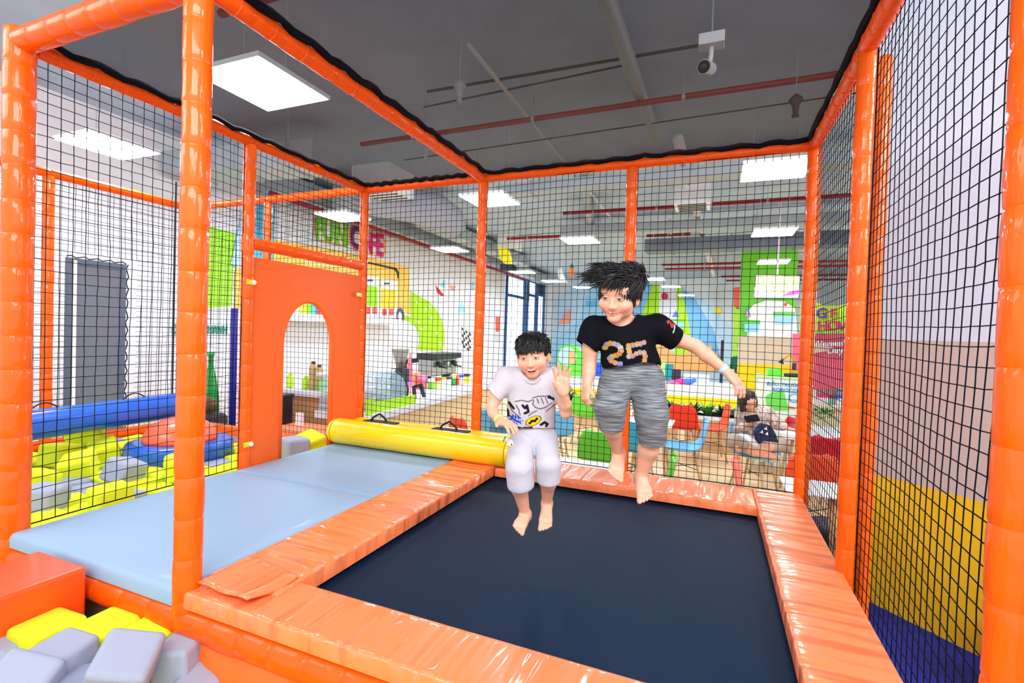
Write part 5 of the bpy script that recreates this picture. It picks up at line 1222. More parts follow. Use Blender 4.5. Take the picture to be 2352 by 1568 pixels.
def dseg(P, a, b):
    a = np.array(a); ab = np.array(b)-a; q = P-a; t = np.clip((q@ab)/max(1e-12, ab@ab), 0, 1); return np.sqrt(((q-t[:, None]*ab)**2).sum(1))
def unit(v): v = np.array(v, float); return v/np.linalg.norm(v)

SKIN_M = mat('skin', (240, 190, 160), .5, attr='Col', sss=.12, bump=.05, bscale=200)
CLOTH_M = mat('cotton_print', (230, 226, 232), .85, spec=.1, attr='Col', bump=.25, bscale=60)
HAIR_M = mat('black_hair', (16, 14, 18), .38, bump=.5, bscale=60, bstretch=(1, 1, .25))
HAIRB_M = mat('dark_brown_hair', (44, 30, 26), .42, bump=.4, bscale=60)
EYE_W = mat('eye_white', (240, 238, 236), .25); EYE_D = mat('eye_dark', (24, 14, 10), .12); TEETH = mat('teeth', (245, 242, 234), .3); LASH = mat('lash', (24, 16, 14), .6)
SK = np.array(lin((232, 174, 144))); LIPC = np.array(lin((232, 134, 122))); MOUTHC = np.array(lin((120, 34, 34))); CHEEK = np.array(lin((246, 160, 136)))

def head_frame(yaw=0, pitch=0, roll=0, base=None):
    R0, U0 = (RGT, UPV) if base is None else base; F0 = -np.cross(U0, R0)*-1
    F0 = -FWD if base is None else np.cross(R0, U0)*1.0
    if F0 @ FWD > 0: F0 = -F0
    a, b, c = map(math.radians, (yaw, pitch, roll))
    F = math.cos(a)*F0-math.sin(a)*R0; R = math.cos(a)*R0+math.sin(a)*F0; U = U0
    F2 = math.cos(b)*F-math.sin(b)*U; U2 = math.cos(b)*U+math.sin(b)*F
    R3 = math.cos(c)*R-math.sin(c)*U2; U3 = math.cos(c)*U2+math.sin(c)*R
    return R3, F2, U3
class Head:
    def __init__(s, c, fr, sc=1.0, smile=1.0, op=1.0): s.c = np.array(c); s.R, s.F, s.U = fr; s.s = sc; s.M = np.stack([s.R, s.F, s.U]); s.smile = smile; s.op = op
    def w(s, x, y, z): return s.c+s.s*(x*s.R+y*s.F+z*s.U)
    def add(s, cl, ears=True):
        S_ = s.s; E = lambda c, r, k=.012, op='+', fr=None: cl.ell(s.w(*c), np.array(r)*S_, k*S_, s.M if fr is None else fr, op)
        E((0, -.014, .030), (.076, .088, .080)); E((0, .012, -.024), (.067, .068, .066), .02)
        E((0, .050, -.082), (.027, .027, .023), .02); E((0, .040, .035), (.060, .048, .045), .02)
        for x in (-1, 1):
            E((x*.041, .046, -.027), (.027, .028, .024), .018)          # cheek
            E((x*.042, .006, -.056), (.017, .032, .022), .02)             # jaw
            E((x*.030, .090, .002), (.020, .014, .0105), .010, '-')      # eye socket
            E((x*.030, .073, .0), (.0165, .0105, .0085), .004)           # lids
            E((x*.030, .0845, .0005), (.0125, .004, .0022), .002, '-')   # slit of the smiling eye
            E((x*.0115, .083, -.0355), (.0072, .0075, .0058), .006)        # nostril
            if ears: E((x*.079, -.006, -.010), (.009, .017, .028), .006); E((x*.086, .002, -.008), (.005, .009, .016), .004, '-')
        cl.cone(s.w(0, .078, -.002), s.w(0, .0895, -.031), .0052*S_, .0072*S_, .014*S_)
        E((0, .0895, -.0335), (.0082, .0072, .0070), .006)
        if s.smile:
            w = .027*s.smile+.004
            n = 6; up = []; lo = []
            for i in range(n+1):
                t = -1+2*i/n; up.append(s.w(t*w, .0845-.018*t*t, -.0545+.003*t*t)); lo.append(s.w(t*w, .082-.0155*t*t, -.0545-.023*s.op+(.003+.023*s.op)*t*t))
            s.up = up; s.lo = lo
            E((0, .076, -.0545-.011*s.op), (w*.80, .020, .0112*s.op), .002, '-'); E((0, .076, -.0600), (w*.96, .017, .0058), .002, '-')
            cl.chain(up, [.0016*S_]+[.0021*S_]*(n-1)+[.0016*S_], .002*S_); cl.chain(lo, [.0016*S_]+[.0028*S_]*(n-1)+[.0016*S_], .002*S_)
        else:
            s.up = [s.w(-.016, .078, -.062), s.w(0, .087, -.060), s.w(.016, .078, -.062)]; s.lo = [s.w(-.014, .078, -.065), s.w(0, .085, -.068), s.w(.014, .078, -.065)]
            cl.chain(s.up, [.003*S_]*3, .003*S_); cl.chain(s.lo, [.004*S_]*3, .003*S_)
    def paint(s, V, n, C):
        q = (V-s.c)/s.s; x = q@s.R; y = q@s.F; z = q@s.U
        ins = (np.abs(x) < .09) & (y > 0) & (np.abs(z) < .11)
        dl = np.full(len(V), 1.0)
        for P in (s.up, s.lo):
            for i in range(len(P)-1): dl = np.minimum(dl, dseg(V, P[i], P[i+1])/s.s)
        for sx in (-1, 1):
            ck = np.exp(-(((x-sx*.038)/.02)**2+((z+.03)/.02)**2))*(y > .02)*.5; C = C*(1-ck[:, None])+CHEEK*ck[:, None]
        f = np.clip((.0054-dl)/.0024, 0, .75)*ins; C = C*(1-f[:, None])+LIPC*f[:, None]
        if s.smile:
            w = .027*s.smile; m_ = ins & (np.abs(x) < w*1.1) & (z > -.0545-.022*s.op+.022*s.op*(x/w)**2) & (z < -.0555+.003*(x/w)**2) & (dl > .0030) & (y < .087) & (y > .045); C[m_] = MOUTHC
        er = (np.abs(x) > .076) & (np.abs(z) < .05); C[er] = C[er]*np.array([1, .86, .82])
        return C
    def extras(s, parent, gap=False, brow=(0, 0), squint=.8, gaze=(0, 0)):
        S_ = s.s; T_ = lambda c: Matrix(((s.R[0], s.F[0], s.U[0], c[0]), (s.R[1], s.F[1], s.U[1], c[1]), (s.R[2], s.F[2], s.U[2], c[2]), (0, 0, 0, 1)))
        for sx in (-1, 1):
            m = MB(); m.ell((0, 0, 0), (.0118*S_, .0058*S_, .0040*squint*S_), 16, EYE_W, T=T_(s.w(sx*.030, .0792, .0005)))
            m.ell((0, 0, 0), (.0064*S_, .0034*S_, .0042*squint*S_), 14, EYE_D, T=T_(s.w(sx*.030+gaze[0], .0835, .0005+gaze[1])))
            o = m.build('eye', smooth=True); adopt(parent, o)
            m = MB(); P = [s.w(sx*.030+(-.0155+.031*i/8), .0835-.006*abs(-1+i/4)**2-(.0), .0052*squint+.0018-.0042*(-1+i/4)**2) for i in range(9)]
            m.tube(P, [.0004, .0011, .0014, .0015, .0015, .0015, .0014, .0011, .0004] if S_ > .9 else [.001]*9, 6); o = m.build('lash_line', LASH, smooth=True); adopt(parent, o)
            m = MB(); b = [.0008, .0022, .0028, .0028, .0022, .0008]
            P = [s.w(sx*(.0150+.032*i/5), .0835-.0035*(i/2.2)**1.5*.9+.0005, .0215+brow[0]+.0035*math.sin(math.pi*i/5)-.0006*i) for i in range(6)]
            m.tube(P, [q*S_*.85 for q in b], 6, flat=.6); o = m.build('eyebrow', mat('brow', (70, 48, 40), .7), smooth=True); adopt(parent, o)
        if s.smile:
            m = MB(); w = .019*s.smile; k = 6
            for i in range(k):
                if gap and i == 3: continue
                t = -1+2*(i+.5)/k; hh = .0052 if not (gap and i in (2, 4)) else .0036
                m.box((-w/k*1.0, -.002, -hh), (w/k*1.0, .002, .003), T=T_(s.w(t*w*1.12, .0745-.012*t*t, -.0575+.003*t*t)) @ Matrix.Scale(S_, 4))
            o = m.build('teeth', TEETH, bevel=.0008); adopt(parent, o)
            m = MB(); m.ell((0, 0, 0), (.014*S_*s.smile, .007*S_, .0045*S_), 12, T=T_(s.w(0, .068, -.0545-.018*s.op))); o = m.build('tongue', mat('tongue', (226, 96, 96), .4), smooth=True); adopt(parent, o)
def strands(mb, roots, dirs, lens, r, rs, curl=0.0, droop=0.0, n=5):
    for p, d, l in zip(roots, dirs, lens):
        d = unit(d); side = unit(np.cross(d, [0, 0, 1.0])+1e-6); P = []; c = rs.uniform(-1, 1)*curl
        for i in range(n+1):
            t = i/n; P.append(p+d*l*t+side*c*l*t*t-np.array([0, 0, 1])*droop*l*t*t)
        mb.tube(P, [r*(1-.0*t_)*(1-(t_/n)**1.6)+.0002 for t_ in range(n+1)], 4, cap=False)

def hand(cl, wr, A, N, side, s=1.0, curl=(.3, .3, .3, .3), spread=.12, thumb=(.55, .75, .25), L=(1, 1.08, 1, .8), k=.004):
    """wr wrist, A towards fingers, N out of the palm, side: unit vector to the thumb side"""
    A = unit(A); N = unit(N-A*(N@A)); S_ = unit(side-A*(side@A)-N*(side@N)); pl = .062*s
    for i, o in enumerate((.021, .007, -.007, -.020)):
        cl.cone(wr+A*.006*s+S_*o*.6*s, wr+A*pl*(1-.1*abs(o-.004)/.02)+S_*o*s, .0125*s, .0105*s, .008*s, )
    cl.cone(wr+A*.015*s+S_*.012*s-N*(-.004*s), wr+A*.035*s+S_*.020*s+N*.006*s, .013*s, .011*s, .008*s)
    tips = []
    for i, o in enumerate((.0215, .0072, -.0072, -.0205)):
        p = wr+A*pl*(1-.1*abs(o-.004)/.02)+S_*o*s; d = unit(A+S_*spread*(1.5-i)/1.5); ang = 0; r = .0078*s
        for j, l in enumerate((.026, .018, .015)):
            ang += curl[i]*(1.0, 1.1, .7)[j]; dd = math.cos(ang)*d+math.sin(ang)*N; q = p+dd*l*s*L[i]; r2 = r*.93
            cl.cone(p, q, r, r2, k*s); p = q; r = r2
        tips.append(p)
    a, b, c = thumb; p = wr+A*.016*s+S_*.020*s; d = unit(A*a+S_*b+N*c); q = p+d*.026*s; cl.cone(p, q, .0105*s, .0092*s, .008*s); d2 = unit(d+A*.45); r = q+d2*.022*s; cl.cone(q, r, .009*s, .0072*s, k*s)
    return tips
def foot(cl, ank, toe, side, s=1.0, big=1, heel=None, k=.010):
    """ank ankle, toe middle of the toe line, side: unit across; big=+1 if the big toe is on the +side"""
    A = unit(toe-ank); S_ = unit(side-A*(side@A)); Nn = np.cross(A, S_)
    if heel is not None: cl.cone(ank, heel, .026*s, .022*s, k*1.5); base = heel*.3+ank*.7
    else: base = ank
    for o in (-.018, 0, .018):
        cl.cone(base, toe-A*.028*s+S_*o*s, .024*s, .0125*s, k*1.3)
        if heel is not None: cl.cone(heel, toe-A*.04*s+S_*o*s, .018*s, .012*s, k*1.3)
    for i, o in enumerate((.0235, .0075, -.0055, -.0170, -.0270)):
        o *= big; r = (.0100, .0068, .0064, .0060, .0058)[i]*s; l = (.040, .040, .036, .030, .023)[i]*s
        b = toe-A*(.026+.002*i)*s+S_*o*s*.92; cl.cone(b, b+A*l*.9+S_*o*s*.10, r*.95, r, .0018*s)

def wrinkle(amp, fx=60, fz=30, seed=0):
    rs = np.random.RandomState(seed); K = rs.randn(7, 3)*fx*.5; ph = rs.rand(7)*6.28; K[:, 2] *= fz/fx
    def f(V):
        a = 0
        for i in range(7): a = a+np.sin(V@K[i]+ph[i]+1.5*np.sin(V@K[(i+3) % 7]*.4))
        a = a/7; return amp*(np.abs(a)*-1.6+.5)*1.4
    return f
def plane_uv(o, D):
    """flat print coordinates of a garment front, in picture-sized units"""
    o = np.array(o)
    return lambda V: ((V-o)@RGT*FPX/D, (V-o)@(-UPV)*FPX/D)

def fur(mb, H, c, r, n, ln, w, rs, keep):
    """short flat locks lying on the hair, combed away from the crown"""
    ro = []; di = []; le = []
    for i in range(n):
        a = rs.uniform(-math.pi, math.pi); e = math.asin(rs.uniform(.0, 1)); q = H.R*math.cos(a)*math.cos(e)*r[0]+H.F*math.sin(a)*math.cos(e)*r[1]+H.U*math.sin(e)*r[2]
        nn = unit(H.R*math.cos(a)*math.cos(e)/r[0]+H.F*math.sin(a)*math.cos(e)/r[1]+H.U*math.sin(e)/r[2]); p = H.w(*c)+q*H.s
        if not keep((p-H.c)@H.R/H.s, (p-H.c)@H.F/H.s, (p-H.c)@H.U/H.s): continue
        t = unit(-H.U+.55*H.F+rs.randn(3)*.14); t = unit(t-nn*(t@nn)); ro.append(p-nn*.0016); di.append(t+nn*.03); le.append(ln*rs.uniform(.7, 1.2))
    strands(mb, ro, di, le, w, rs, .08, .14)

def comb(mb, o, n, ln, w, rs, flow, keep, lift=.12, droop=.1):
    """locks lying on the surface of a hair mesh, following a flow direction"""
    me = o.data; k = len(me.vertices); V = np.empty(k*3, np.float32); N = np.empty(k*3, np.float32); me.vertices.foreach_get('co', V); me.vertices.foreach_get('normal', N)
    V = V.reshape(-1, 3).astype(float); N = N.reshape(-1, 3).astype(float); ro = []; di = []; le = []
    for i in rs.randint(0, k, n):
        p, q = V[i], N[i]
        if not keep(p, q): continue
        d = unit(flow(p, q)+rs.randn(3)*.10); d = d-q*(d@q); l_ = np.linalg.norm(d)
        if l_ < .15: continue
        ro.append(p-q*.002); di.append(d/l_+q*lift); le.append(ln*rs.uniform(.6, 1.2))
    strands(mb, ro, di, le, w, rs, .10, droop)
# ---------------------------------------------------------------- boy in white
def boy_white():
    D = 2.28; P = lambda u, v, d=0: HP(u, v, D+d); z5 = 5.227
    root = thing('person', 'smiling boy in a white printed T-shirt jumping with one hand raised', 'person', P(1222, 1228))
    H = Head(P(1224.5, 818, -.05), head_frame(14, 6, -4), .90, 1.12)
    b = Clay(.003); H.add(b)
    pel = P(1225, 1000, .04); ch = P(1222, 885, 0)
    b.cone(H.w(0, -.02, -.06), P(1222, 870, .01), .036, .040, .02)
    FL_ = (FWD, .70)
    b.chain([ch, P(1223, 930, .02), pel], [.082, .078, .082], .03, FL_)
    sL = P(1163, 864, 0); eL = P(1129, 934, -.02); wL = P(1148, 966, -.11)
    sR = P(1273, 866, .0); eR = P(1300, 948, -.07); wR = P(1293, 903, -.15)
    b.chain([P(1200, 868, .01), sL, P(1142, 905, -.01), eL], [.04, .036, .030, .0245], .02); b.chain([eL, P(1133, 948, -.05), wL], [.0245, .0235, .0165], .012)
    b.chain([P(1245, 868, .01), sR, P(1292, 915, -.03), eR], [.04, .036, .029, .0245], .02); b.chain([eR, P(1299, 928, -.1), wR], [.0245, .0245, .0165], .012)
    A = unit(P(1291, 862, -.165)-wR)
    hand(b, wR, A, -FWD*1.0+.15*UPV, -RGT, 1.08, (.12, .06, .10, .16), .24, (.75, .35, .5), (1, 1.1, 1.0, .82))
    A2 = unit(P(1176, 976, -.17)-wL)
    hand(b, wL, A2, FWD*.3-UPV*1.0+RGT*-.2, -UPV*.8-RGT*.5, .95, (.28, .3, .32, .36), .25, (.5, .8, .1))
    hL = P(1199, 1010, .03); kL = P(1190, 1078, -.09); aL = P(1206, 1178, .02)
    hR = P(1252, 1008, .03); kR = P(1260, 1070, -.08); aR = P(1256, 1152, .06)
    b.chain([hL, kL], [.055, .040], .03); b.chain([kL, P(1193, 1118, -.05), aL], [.040, .038, .0225], .02)
    b.chain([hR, kR], [.055, .040], .03); b.chain([kR, P(1259, 1106, -.03), aR], [.043, .037, .0225], .02)
    foot(b, aL, P(1190, 1217, -.07), RGT*.95+UPV*-.25, .96, 1, P(1210, 1186, .05))
    foot(b, aR, P(1252, 1212, -.035), RGT, .96, -1, P(1257, 1166, .085))
    V, F = b.mesh()
    def col(V, n):
        C = np.tile(SK, (len(V), 1)); C = H.paint(V, n, C); return C
    body = mesh_obj('body', V, F, SKIN_M, root, col)
    H.extras(root, squint=.7)
    # hair cap with a straight fringe
    c = Clay(.0028); S_ = H.s
    c.ell(H.w(0, -.020, .040), np.array([.086, .096, .086])*S_, .01, H.M)
    c.ell(H.w(0, .035, .072), np.array([.068, .055, .038])*S_, .03, H.M)
    c.ell(H.w(0, .092, -.030), np.array([.0665, .060, .070])*S_, .010, H.M, '-')
    c.ell(H.w(0, .02, -.095), np.array([.10, .08, .075])*S_, .012, H.M, '-')
    for x in (-1, 1): c.ell(H.w(x*.088, .008, -.012), np.array([.02, .020, .028])*S_, .006, H.M, '-')
    V, F = c.mesh()
    rs = np.random.RandomState(2); K = 90
    hair = mesh_obj('hair', V, F, HAIR_M, root, wr=lambda V: .0007*np.sin(np.arctan2((V-H.c)@H.R, (V-H.c)@H.F+.02)*34+2*np.sin((V-H.c)@H.U*60)))
    m = MB(); roots = []; dirs = []; lens = []
    for i in range(150):
        a = rs.uniform(-.92, .92); roots.append(H.w(.082*math.sin(a), .091*math.cos(a)-.004, .056+rs.uniform(-.004, .012))); dirs.append(-H.U*1.0+H.F*.12*math.cos(a)+H.R*(.12*math.sin(a)+rs.uniform(-.12, .12))); lens.append((.036+rs.uniform(0, .012)+.008*abs(math.sin(a))**3-.006)*S_)
    strands(m, roots, dirs, lens, .0030, rs, .15); comb(m, hair, 1800, .036, .0026, rs, lambda p, q: -H.U*.8+H.F*(.7 if (p-H.c)@H.U > .05 else 0), lambda p, q: (p-H.c)@H.U > -.02, .015, .03); o = m.build('fringe', HAIR_M, smooth=True); adopt(root, o)
    # T-shirt
    t = Clay(.0026); FT = (FWD, .74)
    t.chain([P(1220, 885, 0), P(1220, 935, .01), P(1222, 990, .03)], [.098, .104, .108], .03, FT)
    t.chain([P(1200, 872, .0), P(1165, 868, 0), P(1137, 903, -.01)], [.055, .048, .047], .03)
    t.chain([P(1245, 872, .0), P(1272, 870, 0), P(1297, 910, -.02)], [.055, .048, .047], .03)
    t.cone(P(1222, 868, .005), P(1222, 885, .0), .062, .085, .03, FT)
    t.cut(P(1131, 911, -.01), unit(P(1137, 903, -.01)-P(1165, 868, 0)+UPV*-.01)) if False else None
    # cut the sleeves and the hem
    def cutcone(a, b, r0, r1): t.cone(a, b, r0, r1, .004, None, '-')
    dS = unit(P(1137, 903, -.01)-P(1165, 868, 0)); e = P(1131, 905, -.01); t.cone(e+dS*.034, e+dS*.11, .055, .06, .006, None, '-')
    dR = unit(P(1297, 910, -.02)-P(1272, 870, 0)); e2 = P(1299, 908, -.02); t.cone(e2+dR*.035, e2+dR*.10, .055, .06, .006, None, '-')
    t.cone(e-dS*.01, e+dS*.05, .034, .038, .004, None, '-'); t.cone(e2-dR*.01, e2+dR*.05, .034, .038, .004, None, '-')
    t.cone(P(1222, 1022, .03), P(1224, 1060, .03), .135, .14, .006, (FWD, .85), '-')
    t.cone(P(1220, 858, -.02), P(1224, 840, .0), .050, .058, .006, None, '-')
    V, F = t.mesh(); uv = plane_uv(P(1220, 930, 0), D)
    G = np.array(lin((200, 194, 202))); K_ = np.array(lin((22, 22, 30))); BL = np.array(lin((30, 70, 200))); YL = np.array(lin((250, 200, 30))); W_ = np.array(lin((240, 240, 246)))
    Z = lambda L_: [((x/z5)+1090-1220, (y/z5)+720-930) for x, y in L_]
    lines = [Z([(420, 1080), (450, 1150), (520, 1200), (560, 1250)]), Z([(490, 1040), (560, 1020), (640, 1035), (690, 1010)]), Z([(500, 1080), (530, 1130), (545, 1190)]), Z([(690, 990), (760, 970), (850, 975), (900, 970)]), Z([(700, 1020), (690, 1060), (720, 1100), (780, 1120)]), Z([(740, 1000), (760, 1050)]), Z([(790, 995), (815, 1060)]), Z([(840, 990), (870, 1060)]), Z([(780, 1120), (850, 1100), (920, 1060)]),
             Z([(900, 980), (950, 1040)]), Z([(640, 1200), (690, 1160), (740, 1140)]), Z([(500, 1330), (560, 1400), (640, 1420), (700, 1380)]), Z([(470, 1370), (540, 1450)]), Z([(600, 1330), (640, 1380), (600, 1410)]), Z([(850, 1150), (900, 1120), (960, 1080)])]
    thick = [Z([(575, 1080), (600, 1110), (625, 1080), (640, 1150), (600, 1170)]), Z([(880, 990), (940, 1010)]), Z([(790, 1310), (830, 1280), (870, 1310), (850, 1330)]), Z([(450, 1300), (480, 1340), (560, 1360), (680, 1345)]), Z([(400, 1150), (405, 1220)]), Z([(420, 1060), (470, 1120)])]
    def scol(V, n):
        x, y = uv(V); X = np.stack([x, y], 1); C = np.tile(G, (len(V), 1)); fr = (n@(-FWD)) > -.1
        def ds(L_): 
            d = np.full(len(V), 99.)
            for i in range(len(L_)-1): d = np.minimum(d, dseg(X, L_[i], L_[i+1]))
            return d
        for L_ in lines:
            f = np.clip((1.7-ds(L_))/1.3, 0, 1)*fr; C = C*(1-f[:, None])+K_*f[:, None]
        for L_ in thick:
            f = np.clip((3.6-ds(L_))/1.2, 0, 1)*fr; C = C*(1-f[:, None])+K_*f[:, None]
        cx, cy = Z([(495, 1250)])[0]; dx, dy = x-cx, y-cy; a = np.arctan2(dy, dx); r = np.hypot(dx*.82-dy*.35, dy*1.15-.0*dx); f = (r < 11+2.4*np.sin(a*11))*fr; C[f.astype(bool)] = BL
        for L_ in (Z([(478, 1218), (474, 1240)]), Z([(500, 1250), (512, 1228), (522, 1256)]), Z([(506, 1243), (518, 1245)]), Z([(536, 1262), (542, 1240), (550, 1256), (560, 1246), (564, 1270)]), Z([(450, 1262), (540, 1300)])):
            f = np.clip(1.15-ds(L_), 0, 1)*fr; C = C*(1-f[:, None])+W_*f[:, None]
        cx, cy = Z([(700, 1262)])[0]; dx, dy = x-cx, y-cy; q = -.42; ex = dx*math.cos(q)+dy*math.sin(q); ey = -dx*math.sin(q)+dy*math.cos(q); r = np.hypot(ex/17, ey/9.5)
        C[(r < 1.12) & fr] = K_; C[(r < 1) & fr] = YL
        bl = (np.abs(ex) < 12) & (np.abs(ey-1.5*np.sin(ex*.5)) < 3.0); C[bl & (r < .95) & fr] = K_
        return C
    mesh_obj('t_shirt', V, F, CLOTH_M, root, scol, wrinkle(.0035, 55, 22, 3))
    # collar
    m = MB(); cc = P(1221, 858, -.012); rr = unit(RGT); ff = unit(-FWD*.8-UPV*.62)
    m.tube([cc+rr*.056*math.cos(q)+ff*.054*math.sin(q) for q in [2*math.pi*i/32 for i in range(33)]], .0042, 8, cap=False); o = m.build('collar', mat('collar_cloth', (200, 194, 202), .85), smooth=True); adopt(root, o)
    # shorts
    s_ = Clay(.003)
    s_.chain([P(1224, 988, .035), P(1225, 1002, .035)], [.094, .092], .02, (FWD, .8))
    s_.chain([P(1200, 1008, .03), P(1193, 1070, -.085), P(1197, 1108, -.07)], [.060, .060, .062], .008); s_.chain([P(1251, 1008, .03), P(1259, 1066, -.078), P(1259, 1098, -.06)], [.060, .054, .054], .008)
    for (a, b2, r) in ((P(1193, 1070, -.085), P(1197, 1108, -.07), .054), (P(1259, 1066, -.078), P(1259, 1098, -.06), .047)):
        d = unit(b2-a); s_.cone(b2+d*.078, b2+d*.15, .08, .08, .004, None, '-'); s_.cone(b2-d*.02, b2+d*.06, r*.86, r*.92, .004, None, '-')
    V, F = s_.mesh(); mesh_obj('shorts', V, F, mat('pale_grey_shorts', (196, 193, 204), .85, bump=.2, bscale=70), root, None, wrinkle(.005, 45, 30, 9))
    # wristbands and necklace
    for k, (t_, rgb) in enumerate(((.80, (226, 240, 90)), (.86, (210, 190, 190)), (.92, (226, 245, 90)))):
        a = P(1133, 948, -.05); c_ = a+(wL-a)*t_; d = unit(wL-a); x_ = unit(np.cross(d, UPV)); y_ = np.cross(d, x_)
        m = MB(); m.tube([c_+(x_*math.cos(q)+y_*math.sin(q))*.0205 for q in [2*math.pi*i/20 for i in range(21)]], .003, 6, cap=False); o = m.build('wristband', mat('band_%d' % k, rgb, .4), smooth=True); adopt(root, o)
    m = MB()
    for i in range(26):
        t_ = i/25; q = math.pi*(.08+.84*t_); p = P(1221, 852, -.02)+RGT*.052*math.cos(q)*-1-UPV*.05*math.sin(q)-FWD*(.052*math.sin(q)+.012); m.ell(p, (.0028, .0028, .0028), 6)
    o = m.build('necklace', mat('silver', (230, 230, 236), .2, metal=.8), smooth=True); adopt(root, o)
    return root
boy_white()
# small toy dangling from the hand
tp_ = HP(1171, 1018, 2.10)
ty = thing('keyring_toy', 'small round pink toy dangling from the hand of the boy in white', 'toy', tp_)
m = MB(); m.ell((0, 0, 0), (.016, .016, .017), 16); m.build('ball', mat('pink_skin_toy', (250, 224, 200), .4), ty, smooth=True)
m = MB(); m.ell((-.003, 0, .007), (.0135, .0155, .0115), 14); m.build('cap', mat('pink_toy', (246, 170, 180), .4), ty, smooth=True)
m = MB(); m.ell((.011, -.009, -.001), (.003, .004, .005), 8); m.build('toy_eye', EYE_D, ty, smooth=True)
m = MB(); a = HP(1161, 1002, 2.10)-tp_; b_ = HP(1156, 1014, 2.10)-tp_; m.tube([tuple(a), tuple(b_)], .004, 6); m.build('green_tag', mat('toy_green', (20, 150, 90), .4), ty)
m = MB(); a = HP(1164, 996, 2.11)-tp_; m.tube([tuple(a+np.array([.006*math.cos(q), 0, .008*math.sin(q)-.006])) for q in [2*math.pi*i/14 for i in range(15)]], .0012, 5); m.build('ring', MATS['silver'], ty)

